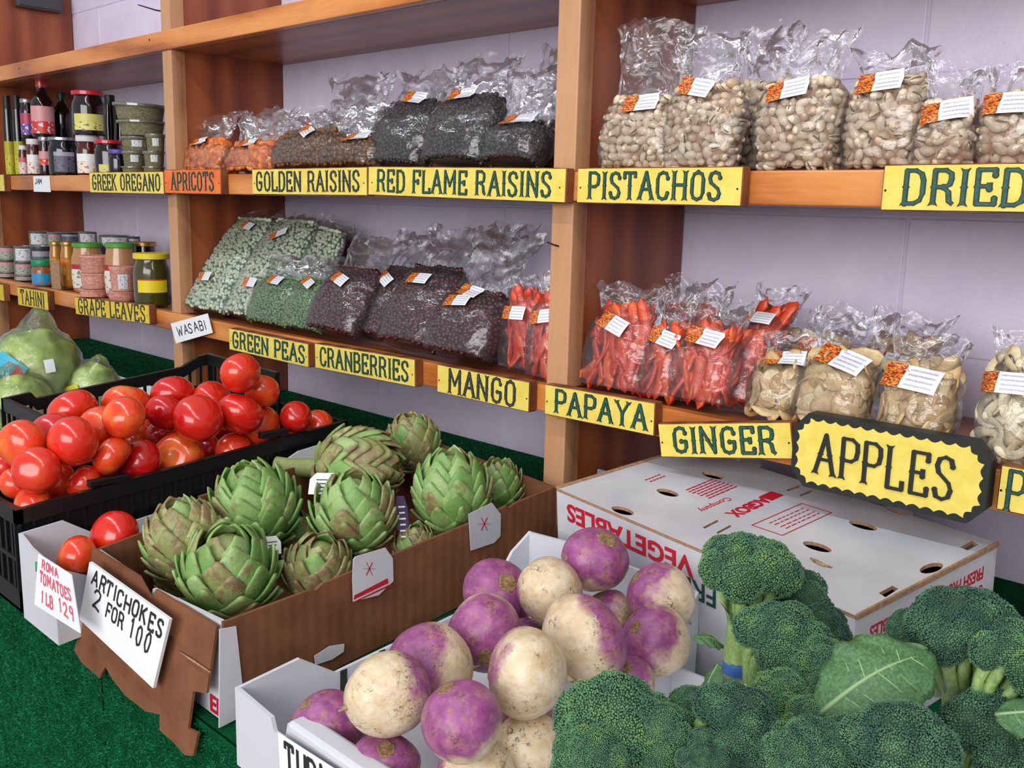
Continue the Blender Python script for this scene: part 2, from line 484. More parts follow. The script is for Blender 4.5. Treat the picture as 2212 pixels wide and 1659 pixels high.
def lettering(text, x0, x1, y0, y1, stroke, serif=True, jitter=0.0, seed=1, grow=0.0):
    """flat polygons (x, y) of a line of text inside the given frame"""
    rnd = random.Random(seed)
    adv = sum(GL[c][0] for c in text)
    sx = (x1 - x0) / adv; sy = y1 - y0
    out = []; x = x0
    for c in text:
        w, pls = GL[c]
        jx, jy, jr = rnd.uniform(-1, 1) * jitter * sx, rnd.uniform(-1, 1) * jitter * sy, rnd.uniform(-1, 1) * jitter
        def T(p):
            return (x + (p[0] * 0.84 + w * 0.08) * sx + jx + (p[1] - 0.5) * jr * sy, y0 + p[1] * sy + jy)
        for pl in pls:
            P = [T(p) for p in pl]
            for i in range(len(P) - 1):
                a, b = P[i], P[i + 1]
                vertical = abs(b[0] - a[0]) < 0.35 * abs(b[1] - a[1])
                t = stroke * (1.0 if vertical or not serif else 0.72) + grow
                out.append(seg_poly(a, b, t))
                if i: out.append(ngon(a, stroke * 0.9 + grow))
                if serif and abs(b[1] - a[1]) > 0.7 * sy:
                    mx, my = (a[0] + b[0]) / 2, (a[1] + b[1]) / 2
                    s = stroke * 1.55 + grow
                    out.append([(mx - s, my), (mx, my - s), (mx + s, my), (mx, my + s)])
            if serif and len(pl) > 1:
                for e, (p, q) in ((0, (P[0], P[1])), (1, (P[-1], P[-2]))):
                    src = pl[0] if e == 0 else pl[-1]
                    if src[1] in (0, 1) and abs(p[1] - q[1]) > 0.3 * sy:     # slab serif on a stem end, split like a fishtail
                        s = 1 if src[1] == 1 else -1
                        w2 = stroke * 2.0 + grow; hh = stroke * 0.8 + grow
                        out.append([(p[0] - w2, p[1] + s * hh), (p[0] - stroke, p[1] - s * hh * 1.2), (p[0] + stroke, p[1] - s * hh * 1.2), (p[0] + w2, p[1] + s * hh), (p[0], p[1] + s * hh * 0.2)])
                    elif len(pl) > 4 or pl[0] == src:
                        out.append(ngon(p, stroke * 1.25 + grow))
        x += w * sx
    return out

M_YEL = mottled('yellow_sign_paint', (228, 203, 84), (238, 216, 104), 60, 0.55, 0.15, 200)
M_YELD = mottled('deep_yellow_sign_paint', (222, 186, 42), (236, 204, 62), 60, 0.55, 0.15, 200)
M_ORG = mottled('orange_sign_paint', (226, 104, 40), (240, 122, 54), 60, 0.55, 0.15, 200)
M_SIGNW = wood('bare_sign_wood', (84, 40, 18), (120, 64, 32), (146, 88, 50), (6, 6, 6), 0.6, 1.0, coat=0.0)
M_INK = plain('black_carved_paint', (26, 32, 30), 0.5)
M_TEAL = mottled('dark_green_carved_paint', (18, 70, 62), (34, 96, 84), 300, 0.5)
M_DGREY = mottled('charcoal_carved_paint', (40, 50, 52), (62, 76, 76), 300, 0.5)
M_PAPER = plain('white_card', (236, 238, 240), 0.55)
M_PINKINK = plain('pink_marker', (232, 96, 118), 0.6)
M_BLKINK = plain('black_marker', (30, 30, 32), 0.6)
M_GRNINK = plain('green_marker', (30, 150, 90), 0.6)

def poly_mesh(m, polys, z0, z1, mi=0, M=None):
    for i, p in enumerate(polys):
        p = [tuple(q) for q in p]
        ar = sum(p[k][0] * p[(k + 1) % len(p)][1] - p[(k + 1) % len(p)][0] * p[k][1] for k in range(len(p)))
        if ar < 0: p = p[::-1]
        e = (i % 23) * 0.000014
        m.prism(p, z0, z1 + e, mi, M)
UPRIGHT = Matrix(((1, 0, 0, 0), (0, 0, -1, 0), (0, 1, 0, 0), (0, 0, 0, 1)))   # x,y,z(out) -> x, -z, y
def wood_sign(text, label, xl, xr, zb, zt, roll=0.0, m=None, fill=None, tx=(0.07, 0.93), ty=(0.16, 0.86), stroke=None, th=0.017, y=1.0, cat='sign', yl=0.0):
    """painted board with carved lettering, hung on the shelf edge"""
    w, h = xr - xl, zt - zb
    root = empty('wooden_sign', ((xl + xr) / 2, y - th / 2 - 0.0005 - yl, (zb + zt) / 2), (0, -roll, 0))
    tag(root, label, cat, 'yellow wooden name signs along the shelf edges')
    me = bevel_box_mesh('board', (w, th, h), 0.0012, [M_SIGNW, m or M_YEL], 1)
    for p in me.polygons:
        if p.normal.y < -0.9: p.material_index = 1
    inst('board', me, root)
    if text:
        x0, x1 = -w / 2 + tx[0] * w, -w / 2 + tx[1] * w
        y0, y1 = -h / 2 + ty[0] * h, -h / 2 + ty[1] * h
        s = stroke or min(0.0022, (x1 - x0) / sum(GL[c][0] for c in text) * 0.058)
        mm = MB()
        poly_mesh(mm, lettering(text, x0, x1, y0, y1, s, True, 0.012, len(text), 0.00055), 0, 0.0005, 0, UPRIGHT)
        a = mm.build('lettering', M_INK, root, (0, -th / 2, 0), smooth=False)
        mm = MB()
        poly_mesh(mm, lettering(text, x0, x1, y0, y1, s * 0.8, True, 0.012, len(text), 0.0), 0.0002, 0.0009, 0, UPRIGHT)
        mm.build('lettering_fill', fill or M_TEAL, root, (0, -th / 2, 0), smooth=False)
    for sx in (-1, 1):
        MB().lathe([(0, 0), (0.0013, 0), (0.001, 0.0007), (0, 0.0008)], 8).build('nail_head', M_NAIL, root, (sx * w * 0.475, -th / 2, -h * 0.06), (math.pi / 2, 0, 0))
    return root
wood_sign('', 'blank edge of a yellow sign at the far end of the middle shelf', -3.05, -2.862, 0.004, 0.05)
wood_sign('GREEK OREGANO', 'yellow wooden sign reading GREEK OREGANO', -2.312, -1.9475, 0.006, 0.053, 0.0, tx=(0.035, 0.965), fill=M_DGREY)
wood_sign('APRICOTS', 'small orange wooden sign reading APRICOTS', -1.9445, -1.717, 0.008, 0.0565, 0.0, M_ORG, tx=(0.12, 0.9), fill=M_TEAL)
wood_sign('GOLDEN RAISINS', 'yellow wooden sign reading GOLDEN RAISINS', -1.604, -1.2605, 0.010, 0.056, 0.004, tx=(0.035, 0.95), fill=M_DGREY)
wood_sign('RED FLAME RAISINS', 'long yellow wooden sign reading RED FLAME RAISINS', -1.258, -0.839, 0.009, 0.0545, -0.014, tx=(0.05, 0.945))
wood_sign('PISTACHOS', 'yellow wooden sign reading PISTACHOS', -0.82, -0.5765, 0.0065, 0.0515, 0.0, tx=(0.07, 0.9))
wood_sign('DRIED', 'yellow wooden sign reading DRIED below the nut bags', -0.4155, -0.27, 0.006, 0.052, 0.005, tx=(0.13, 0.96))
wood_sign('', 'blank edge of a deep yellow sign at the end of the lower shelf', -3.1, -2.925, -0.304, -0.256, 0.0, M_YELD)
wood_sign('TAHINI', 'small deep yellow wooden sign reading TAHINI', -2.82, -2.6075, -0.303, -0.2525, 0.02, M_YELD, tx=(0.09, 0.9), ty=(0.14, 0.86), fill=M_DGREY)
wood_sign('GRAPE LEAVES', 'deep yellow wooden sign reading GRAPE LEAVES', -2.435, -2.038, -0.286, -0.243, 0.038, M_YELD, tx=(0.04, 0.96), ty=(0.1, 0.92), fill=M_DGREY)
wood_sign('GREEN PEAS', 'yellow wooden sign reading GREEN PEAS', -1.702, -1.4305, -0.2945, -0.251, 0.0, tx=(0.04, 0.97))
wood_sign('CRANBERRIES', 'yellow wooden sign reading CRANBERRIES', -1.411, -1.139, -0.2895, -0.2445, 0.02, tx=(0.05, 0.95))
wood_sign('MANGO', 'yellow wooden sign reading MANGO', -1.087, -0.893, -0.2865, -0.2425, 0.0, tx=(0.12, 0.88), ty=(0.1, 0.9), fill=M_DGREY)
wood_sign('PAPAYA', 'yellow wooden sign reading PAPAYA', -0.864, -0.6785, -0.2825, -0.2395, 0.015, tx=(0.09, 0.95))
wood_sign('GINGER', 'crooked yellow wooden sign reading GINGER', -0.6715, -0.489, -0.2895, -0.2465, 0.185, tx=(0.1, 0.9), fill=M_TEAL)
wood_sign('P', 'cut-off yellow wooden sign with the letter P beside APPLES', -0.2725, -0.16, -0.279, -0.2335, 0.0, tx=(0.05, 0.24), ty=(0.05, 0.9))

def apples_sign():
    w, h, th = 0.205, 0.083, 0.020
    root = empty('wooden_sign', (-0.3805, 1.0 - th / 2 - 0.0115, -0.2545), (0, -0.004, 0))
    tag(root, 'large yellow sign with scalloped black border reading APPLES', 'sign', 'yellow wooden name signs along the shelf edges')
    def outline(w, h, c):
        return [(-w / 2 + c, -h / 2), (w / 2 - c, -h / 2), (w / 2, -h / 2 + c * 1.1), (w / 2, h / 2 - c * 1.1), (w / 2 - c, h / 2), (-w / 2 + c, h / 2), (-w / 2, h / 2 - c * 1.1), (-w / 2, -h / 2 + c * 1.1)]
    m = MB(); m.prism(outline(w, h, 0.016), -th / 2, th / 2, 0, UPRIGHT)
    m.build('board', M_INK, root, smooth=False)
    # yellow face with a scalloped edge
    ow, oh, c = w - 0.012, h - 0.012, 0.014
    base = outline(ow, oh, c); pts = []
    for i in range(8):
        a, b = Vector(base[i]), Vector(base[(i + 1) % 8])
        L = (b - a).length; k = max(1, round(L / 0.0135))
        d = (b - a) / L; nn = Vector((d.y, -d.x))
        for j in range(k):
            for q in range(6):
                s = (j + q / 6) / k
                pts.append(tuple(a + d * (s * L) + nn * (0.0012 - 0.0032 * abs(math.sin(math.pi * q / 6)))))
    m = MB(); m.prism(pts, 0, 0.0008, 0, UPRIGHT)
    m.build('yellow_face', M_YEL, root, (0, -th / 2, 0), smooth=False)
    mm = MB()
    poly_mesh(mm, lettering('APPLES', -0.0775, 0.0745, -0.022, 0.021, 0.0021, True, 0.01, 3, 0.0002), 0, 0.0016, 0, UPRIGHT)
    mm.build('lettering', M_INK, root, (0, -th / 2 - 0.0007, 0), smooth=False)
    return root
apples_sign()

def card_sign(name, label, corners, lines, group='hand written price cards', thick=0.0012):
    """a hand-lettered card; corners (bl, br, tr, tl) in place, lines: (text, u0, u1, v0, v1, stroke, material)"""
    bl, br, tr, tl = [Vector(c) for c in corners]
    ctr = (bl + br + tr + tl) / 4
    ex = ((br - bl) + (tr - tl)) / 2; ey = ((tl - bl) + (tr - br)) / 2
    n = ex.cross(ey).normalized()
    root = empty(name, ctr)
    tag(root, label, 'sign', group)
    m = MB()
    q = [bl - ctr, br - ctr, tr - ctr, tl - ctr]
    def Q(u, v): return q[0] * (1 - u) * (1 - v) + q[1] * u * (1 - v) + q[2] * u * v + q[3] * (1 - u) * v
    m.grid(lambda u, v: Q(u, v), 8, 8)
    m.grid(lambda u, v: Q(1 - u, v) - n * thick, 8, 8)
    ed = [Q(i / 8, 0) for i in range(8)] + [Q(1, i / 8) for i in range(8)] + [Q(1 - i / 8, 1) for i in range(8)] + [Q(0, 1 - i / 8) for i in range(8)]
    k = len(ed)
    m.add(ed + [p - n * thick for p in ed], [(i, k + i, k + (i + 1) % k, (i + 1) % k) for i in range(k)])
    m.build('card', M_PAPER, root, smooth=False)
    def P(u, v):
        return (bl * (1 - u) * (1 - v) + br * u * (1 - v) + tr * u * v + tl * (1 - u) * v) - ctr + n * 0.0004
    for i, (text, u0, u1, v0, v1, st, mt) in enumerate(lines):
        mm = MB()
        L = ex.length; Hh = ey.length
        for k, poly in enumerate(lettering(text, u0 * L, u1 * L, v0 * Hh, v1 * Hh, st, False, 0.06, i + 5)):
            mm.add([P(p[0] / L, p[1] / Hh) + n * (0.00002 * (k % 9)) for p in poly], [tuple(range(len(poly)))])
        mm.build('lettering', mt, root, smooth=False)
    return root
yw = 0.9985
card_sign('paper_sign', 'white paper sign reading WASABI pinned crooked on the shelf edge',
          [at_y(380, 742, 0.99), at_y(459, 719, 0.99), at_y(448, 677, 0.992), at_y(368.5, 699, 0.992)], [('WASABI', 0.1, 0.9, 0.28, 0.74, 0.0014, M_BLKINK)])
card_sign('paper_sign', 'pale yellow slip of paper reading JAM on the middle shelf edge',
          [at_y(73, 414, 0.998), at_y(109, 415, 0.998), at_y(106.5, 380, 0.998), at_y(71.5, 380.5, 0.998)], [('JAM', 0.1, 0.55, 0.5, 0.82, 0.0013, M_BLKINK)])
# ================================================================== boxes, crates and trays on the stand
from mathutils.geometry import tessellate_polygon
def mat_card(name, c1, c2, axis=(1, 0, 0), freq=260):
    t = NT(name); v = t.coords('Object')
    sep = t.n('ShaderNodeSeparateXYZ'); t.l(v, sep.inputs[0])
    s = t.math('ADD', t.math('MULTIPLY', sep.outputs[0], axis[0]), t.math('MULTIPLY', sep.outputs[1], axis[1]))
    s = t.math('SINE', t.math('MULTIPLY', s, freq * 6.2832 / 2))
    f = t.noise(v, 22, 5)
    t.set(color=t.ramp(f, [(0.3, srgb(c1)), (0.7, srgb(c2))]), rough=0.75, spec=0.2)
    t.bump(t.math('ADD', t.math('MULTIPLY', s, 0.5), t.noise(v, 120, 3)), 0.25, 0.0012)
    return t.m
M_CARD = mat_card('brown_cardboard', (108, 68, 46), (132, 86, 60), (1, 1, 0), 130)
M_CARDE = mottled('raw_cardboard_edge', (150, 112, 84), (178, 140, 108), 160, 0.85)
M_WBOX = mottled('white_carton', (190, 190, 198), (210, 210, 215), 9, 0.5)
M_WTRAY = plain('white_wax_tray', (206, 208, 215), 0.4)
M_BLACKP = plain('black_crate_plastic', (17, 18, 20), 0.38)
M_REDP = plain('red_print', (190, 22, 46), 0.5)
M_GRNP = plain('dark_green_print', (16, 66, 58), 0.5)
M_DARKIN = plain('box_inside', (96, 66, 44), 0.9)

def at_x(px, py, x):
    r = ray(px, py); return Vector(r * (x / r[0]))
def plate(pts, n, th):
    """a flat sheet with outline pts (in order) and thickness th along n"""
    m = MB(); n = Vector(n)
    k = len(pts)
    tri = tessellate_polygon([[Vector(p) for p in pts]])
    vs = [Vector(p) for p in pts] + [Vector(p) + n * th for p in pts]
    fs = [tuple(t) for t in tri] + [tuple(i + k for i in reversed(t)) for t in tri]
    for i in range(k):
        j = (i + 1) % k
        fs.append((i, j, k + j, k + i))
    m.add(vs, fs)
    return m
def fixn(o):
    bm = bmesh.new(); bm.from_mesh(o.data)
    bmesh.ops.recalc_face_normals(bm, faces=bm.faces)
    bm.to_mesh(o.data); bm.free()
    return o
def sheet(name, pts, n, th, mat, root, org):
    o = plate([Vector(p) - Vector(org) for p in pts], n, th).build(name, mat, root, smooth=False)
    return fixn(o)
def font_text(name, text, size, mat, parent, M, bold=0.0, spacing=1.0, squash=1.0):
    """printed lettering, laid flat through matrix M (x = reading direction, y = up, z = out of the surface)"""
    cu = bpy.data.curves.new(name, 'FONT')
    cu.body = text; cu.size = size; cu.offset = bold; cu.space_character = spacing
    cu.align_x = 'CENTER'; cu.align_y = 'CENTER'; cu.extrude = 0.00015; cu.resolution_u = 3
    tmp = bpy.data.objects.new(name, cu); COL.objects.link(tmp)
    bpy.context.view_layer.update()
    me = bpy.data.meshes.new_from_object(tmp.evaluated_get(bpy.context.evaluated_depsgraph_get()))
    bpy.data.objects.remove(tmp)
    me.name = name
    me.transform(Matrix.Diagonal((squash, 1, 1, 1)))
    me.transform(M)
    me.materials.clear(); me.materials.append(mat)
    o = bpy.data.objects.new(name, me)
    return link(o, parent)
def frame(org, ex, ey):
    ex = Vector(ex).normalized(); ey = Vector(ey); ey = (ey - ex * ey.dot(ex)).normalized(); ez = ex.cross(ey)
    M = Matrix.Identity(4)
    for i in range(3):
        M[i][0] = ex[i]; M[i][1] = ey[i]; M[i][2] = ez[i]; M[i][3] = org[i]
    return M

# ---- artichoke box -------------------------------------------------------------------------
def artichoke_box():
    x0, x1, y0, y1, h = -1.110, -0.815, 0.456, 0.958, 0.108
    org = Vector(((x0 + x1) / 2, (y0 + y1) / 2, turf((y0 + y1) / 2)))
    root = empty('cardboard_box', org)
    tag(root, 'long brown open cardboard box full of artichokes', 'box')
    T = lambda x, y, z: Vector((x, y, turf(y) + z))
    sheet('bottom', [T(x0 + .006, y0 + .006, .006), T(x1 - .006, y0 + .006, .006), T(x1 - .006, y1 - .006, .006), T(x0 + .006, y1 - .006, .006)], (0, 0, 1), -0.004, M_CARD, root, org)
    # near side, with a low ragged rim
    rim = [T(x1, y0, h + .004), T(x1, 0.56, h - .001), T(x1, 0.565, h - .004), T(x1, 0.575, h), T(x1, 0.80, h - .003), T(x1, 0.86, h - .001), T(x1, 0.865, h - .005), T(x1, 0.88, h - .002), T(x1, y1, h - .004)]
    sheet('side_wall', [T(x1, y0, .002)] + rim + [T(x1, y1, .002)], (-1, 0, 0), 0.0045, M_CARD, root, org)
    rim = [T(x0, y0, h), T(x0, 0.589, h + .006), T(x0, 0.590, h + .026), T(x0, y1, h + .022)]
    sheet('side_wall', [T(x0, y0, .002)] + rim + [T(x0, y1, .002)], (1, 0, 0), 0.0045, M_CARD, root, org)
    xa, xb = x0 + .0047, x1 - .0047
    sheet('end_wall', [T(xa, y1, .002), T(xa, y1, h + .015), T(xb, y1, h - .004), T(xb, y1, .002)], (0, -1, 0), 0.0045, M_CARD, root, org)
    fr = [T(xa, y0, h), T(x0 + .105, y0, h - .004), T(x0 + .135, y0, h - .022), T(x0 + .145, y0, h - .006), T(xb, y0, h + .004)]
    sheet('end_wall', [T(xa, y0, .002)] + fr + [T(xb, y0, .002)], (0, 1, 0), 0.004, M_WBOX, root, org)
    # the torn brown flap folded out over the front
    fl = [(905, 425), (985, 572), (1015, 510), (1405, 745), (1340, 1175), (1255, 1160), (1222, 1400), (1285, 1430), (1255, 1575), (1200, 1570), (1130, 1490), (1040, 1410), (1040, 1310),
          (950, 1290), (820, 1190), (740, 1090), (690, 1005), (655, 1080), (540, 980), (490, 900), (520, 790), (560, 560), (608, 242)]
    pts = []
    for (a, b) in fl:
        t = min(1, max(0, (b - 240 - (a - 610) * .62) / 900))
        pts.append(at_y(a / 2.968, 1100 + b / 2.968, 0.4535 - 0.022 * t))
    sheet('front_flap', pts, (0, -1, 0), 0.003, M_CARD, root, org)
    sl = [at_y(a / 2.968, 1100 + b / 2.968, yy) - org for a, b, yy in ((1150, 908, .4415), (1250, 975, .441), (1355, 1045, .4405))]
    MB().tube([q_ + Vector((0, -.0008, 0)) for q_ in sl], [.0006, .0013, .0007], 6).build('torn_slit', M_CARDE, root)
    # crushed white corner fold beside the flap
    sheet('corner_fold', [T(x1 + .0012, y0 - .006, h), T(x1 + .0012, y0 + .012, h - .004), T(x1 + .0012, y0 + .020, .004), T(x1 + .0012, y0 - .010, .004)], (1, 0, 0), 0.0015, M_WBOX, root, org)
    # white die-cut tabs bent over the near rim
    for poly, stripes in (([(1215, 685), (1225, 672), (1360, 632), (1393, 680), (1396, 782), (1330, 845), (1215, 875), (1212, 780)], True),
                          ([(1735, 480), (1840, 430), (1880, 480), (1878, 580), (1850, 610), (1745, 645)], False),
                          ([(1040, 1120), (1110, 1075), (1175, 1065), (1172, 1100), (1120, 1135), (1045, 1160)], False)):
        pp = [at_x(180 + a / 2.0868, 880 + b / 2.0868, x1 + 0.003) for a, b in poly]
        tb = sheet('white_tab', pp, (1, 0, 0), 0.001, M_WBOX, root, org)
        if stripes or poly[0][0] == 1735:
            def q(a, b): return at_x(180 + a / 2.0868, 880 + b / 2.0868, x1 + 0.0044) - org
            m = MB()
            for s in () if not stripes else ([(1222, 848), (1372, 770), (1376, 792), (1218, 868)], [(1218, 876), (1388, 795), (1390, 803), (1214, 884)]):
                m.add([q(*p) for p in s], [(0, 1, 2, 3)])
            for k in range(3):
                a = k * math.pi / 3
                dx, dy = 28 * math.cos(a), 34 * math.sin(a)
                c = (1290, 727) if stripes else (1808, 525)
                m.add([q(c[0] - dx - 2, c[1] - dy), q(c[0] + dx - 2, c[1] + dy), q(c[0] + dx + 2, c[1] + dy + 2), q(c[0] - dx + 2, c[1] - dy + 2)], [(0, 1, 2, 3)])
            m.build('red_print', M_REDP, tb, smooth=False)
    p = at_y(470, 1530, y0 - 0.001) - org
    font_text('red_lettering', 'ED', 0.026, M_REDP, root, frame(p, (1, 0, 0), (0, 0, 1)), 0.0006)
    return root
artichoke_box()
A = [at_y(a / 2.968, 1100 + b / 2.968, y) for a, b, y in ((980, 1148, 0.424), (1085, 705, 0.432), (573, 338, 0.432), (508, 705, 0.424))]
card_sign('price_card', 'white price card reading ARTICHOKES 2 FOR 1.00 on the cardboard flap', [A[3], A[0], A[1], A[2]],
          [('ARTICHOKES', 0.06, 0.97, 0.70, 0.93, 0.0017, M_BLKINK), ('2', 0.1, 0.24, 0.36, 0.66, 0.0017, M_BLKINK), ('FOR', 0.31, 0.56, 0.40, 0.62, 0.0015, M_BLKINK), ('100', 0.62, 0.88, 0.38, 0.66, 0.0015, M_BLKINK)], thick=0.0035)

# ---- white wax trays -----------------------------------------------------------------------
def wax_tray(label, x0, x1, y0, y1, left, right, front, back, sign=None):
    """left/right: rim outlines as (y, height); front/back: as (x, height)"""
    org = Vector(((x0 + x1) / 2, (y0 + y1) / 2, turf((y0 + y1) / 2)))
    root = empty('produce_tray', org)
    tag(root, label, 'tray')
    T = lambda x, y, z: Vector((x, y, turf(y) + z))
    sheet('bottom', [T(x0 + .005, y0 + .005, .006), T(x1 - .005, y0 + .005, .006), T(x1 - .005, y1 - .005, .006), T(x0 + .005, y1 - .005, .006)], (0, 0, 1), -0.005, M_WTRAY, root, org)
    for x, prof, n in ((x0, left, 1), (x1, right, -1)):
        sheet('side_wall', [T(x, y0, .001)] + [T(x, y, z) for y, z in prof] + [T(x, y1, .001)], (n, 0, 0), 0.004, M_WTRAY, root, org)
    for y, prof, n in ((y0, front, 1), (y1, back, -1)):
        xa, xb = x0 + .0042, x1 - .0042
        sheet('end_wall', [T(xa, y, .001)] + [T(min(max(x, xa), xb), y, z) for x, z in prof] + [T(xb, y, .001)], (0, n, 0), 0.004, M_WTRAY, root, org)
    return root, org
tt, torg = wax_tray('narrow white tray with two loose tomatoes between crate and artichoke box', -1.226, -1.118, 0.409, 0.87,
    [(0.409, .113), (0.463, .113), (0.503, .082), (0.75, .085), (0.765, .092), (0.82, .110), (0.87, .110)], [(0.409, .098), (0.455, .07), (0.87, .07)],
    [(-1.226, .113), (-1.19, .104), (-1.15, .100), (-1.118, .098)], [(-1.226, .10), (-1.118, .09)])
T_ = lambda x, y, z: Vector((x, y, turf(y) + z))
o = sheet('cardboard_liner', [T_(-1.219, 0.418, .062), T_(-1.125, 0.418, .058), T_(-1.125, 0.86, .05), T_(-1.219, 0.86, .05)], (0, 0, 1), -0.003, M_CARD, tt, torg)
wt, worg = wax_tray('white waxed tray full of purple-topped turnips', -0.750, -0.505, 0.429, 0.832,
    [(0.429, .080), (0.498, .080), (0.541, .046), (0.76, .040), (0.80, .085), (0.832, .100)], [(0.429, .08), (0.5, .08), (0.54, .05), (0.78, .05), (0.832, .10)],
    [(-0.750, .080), (-0.69, .074), (-0.685, .062), (-0.668, .062), (-0.663, .080), (-0.505, .080)], [(-0.750, .100), (-0.64, .106), (-0.615, .100), (-0.505, .096)])
bbox('front_lip', (Vector((-0.585, 0.437, turf(0.437) + 0.078)) - worg), (0.15, 0.022, 0.012), 0.004, M_WTRAY, wt)
for yy in (0.55, 0.60, 0.65):
    bbox('vent_slot', (Vector((-0.7455, yy, turf(yy) + 0.03)) - worg), (0.0012, 0.008, 0.03), 0.0, M_INK, wt)
# turnip price card
Bc = [at_y(600, 1583, 0.421), at_y(1, 1, 1)]
tl = at_y(600, 1583, 0.421); tr = at_y(790, 1705, 0.421); 
card_sign('price_card', 'white price card reading TURNIPS at the front of the turnip tray', [tl + Vector((0.012, -0.004, -0.075)), tr + Vector((0.012, -0.004, -0.075)), tr, tl],
          [('TURNIPS', 0.06, 0.97, 0.58, 0.93, 0.0019, M_BLKINK), ('1', 0.06, 0.12, 0.1, 0.45, 0.0019, M_BLKINK)], thick=0.001)
# roma tomato card, pink marker
def cr6(a, b, y): return at_y(a / 2.968, 1100 + b / 2.968, y)
card_sign('price_card', 'white card in pink marker reading ROMA TOMATOES, curling off the narrow tray', [cr6(220, 610, 0.398), cr6(512, 795, 0.398), cr6(455, 420, 0.402), cr6(245, 285, 0.404)],
          [('ROMA', 0.12, 0.62, 0.78, 0.93, 0.0014, M_PINKINK), ('TOMATOES', 0.08, 0.92, 0.50, 0.70, 0.0013, M_PINKINK), ('1 LB', 0.16, 0.45, 0.14, 0.36, 0.0013, M_PINKINK), ('129', 0.58, 0.92, 0.16, 0.40, 0.0013, M_PINKINK)])
o = MB().box((0, 0, 0), (0.004, 0.002, 0.012)).build('tape_scrap', M_GRNINK, tt, cr6(236, 370, 0.4075) - torg)

# ---- black tomato crates -------------------------------------------------------------------
def crate(label, x0, x1, y0, y1, zb, rims, pitch=0.021, solid=()):
    """rims: outlines of the top rail per side {side: [(s, height)...]}; slatted walls"""
    org = Vector(((x0 + x1) / 2, (y0 + y1) / 2, turf((y0 + y1) / 2) + zb))
    root = empty('plastic_crate', org)
    tag(root, label, 'crate', 'black plastic crates of tomatoes')
    T = lambda x, y, z: Vector((x, y, turf(y) + z)) - org
    def rimz(pr, s):
        for (a, za), (b, zb_) in zip(pr, pr[1:]):
            if a <= s <= b: return za + (zb_ - za) * (s - a) / max(b - a, 1e-6)
        return pr[-1][1]
    m = MB()
    m.add([T(x0, y0, zb + .004), T(x1, y0, zb + .004), T(x1, y1, zb + .004), T(x0, y1, zb + .004)] + [T(x0, y0, zb), T(x1, y0, zb), T(x1, y1, zb), T(x0, y1, zb)],
          [(0, 1, 2, 3), (7, 6, 5, 4), (0, 4, 5, 1), (1, 5, 6, 2), (2, 6, 7, 3), (3, 7, 4, 0)])
    m.build('bottom', M_BLACKP, root, smooth=False)
    slat = bevel_box_mesh('slat', (0.0045, 0.0045, 1.0), 0.0, M_BLACKP)
    for side in ('left', 'right', 'front', 'back'):
        pr = rims[side]
        s0, s1 = pr[0][0], pr[-1][0]
        if side in ('left', 'right'):
            X = x0 if side == 'left' else x1
            pos = lambda s, z, X=X: T(X, s, z); nrm = Vector((1 if side == 'left' else -1, 0, 0))
        else:
            Y = y0 if side == 'front' else y1
            pos = lambda s, z, Y=Y: T(s, Y, z); nrm = Vector((0, 1 if side == 'front' else -1, 0))
        # top rail follows the outline
        dz = 0.020
        top = [pos(s, z) for s, z in pr]; bot = [pos(s, z - dz) for s, z in pr]
        o = plate(top + bot[::-1], nrm, 0.009).build('top_rail', M_BLACKP, root, smooth=False); fixn(o)
        o = plate([pos(s0, zb), pos(s1, zb), pos(s1, zb + .03), pos(s0, zb + .03)], nrm, 0.006).build('base_rail', M_BLACKP, root, smooth=False); fixn(o)
        if side in solid:
            o = plate([pos(s0 + .004, zb + .03), pos(s1 - .004, zb + .03)] + [pos(min(max(s, s0 + .004), s1 - .004), z - dz) for s, z in pr[::-1]], nrm, 0.003).build('side_panel', M_BLACKP, root, smooth=False); fixn(o); o.location = nrm * 0.004
        zm = (zb + .03 + pr[0][1] - dz) / 2
        o = plate([pos(s0, zm - .003), pos(s1, zm - .003), pos(s1, zm + .003), pos(s0, zm + .003)], nrm, 0.004).build('mid_rail', M_BLACKP, root, smooth=False); fixn(o)
        k = int((s1 - s0) / pitch)
        for i in range(k + 1):
            s = s0 + (s1 - s0) * i / k
            zt = rimz(pr, s) - dz + 0.002
            p = pos(s, (zb + .028 + zt) / 2) + nrm * 0.003
            inst('slat', slat, root, p, None, (1.0, 1.0, zt - zb - .028))
    return root, org
ca, caorg = crate('large black plastic crate with heaped tomatoes beside the artichoke box', -1.685, -1.240, 0.412, 0.926, 0.001,
    dict(left=[(0.412, .13), (0.926, .13)], right=[(0.412, .138), (0.926, .130)], front=[(-1.685, .13), (-1.240, .138)], back=[(-1.685, .13), (-1.240, .13)]), solid=('right',))
for yy0, yy1 in ((0.505, 0.56), (0.765, 0.815)):
    bbox('stacking_tab', (Vector((-1.2445, (yy0 + yy1) / 2, turf((yy0 + yy1) / 2) + 0.142)) - caorg), (0.011, yy1 - yy0, 0.010), 0.002, M_BLACKP, ca)
cb, cborg = crate('smaller raised black crate at the back left holding tomatoes', -1.648, -1.412, 0.538, 0.910, 0.06,
    dict(left=[(0.538, .190), (0.582, .191), (0.590, .179), (0.85, .180), (0.885, .194), (0.910, .194)], right=[(0.538, .12), (0.910, .12)],
         front=[(-1.648, .190), (-1.412, .186)], back=[(-1.648, .194), (-1.412, .190)]))

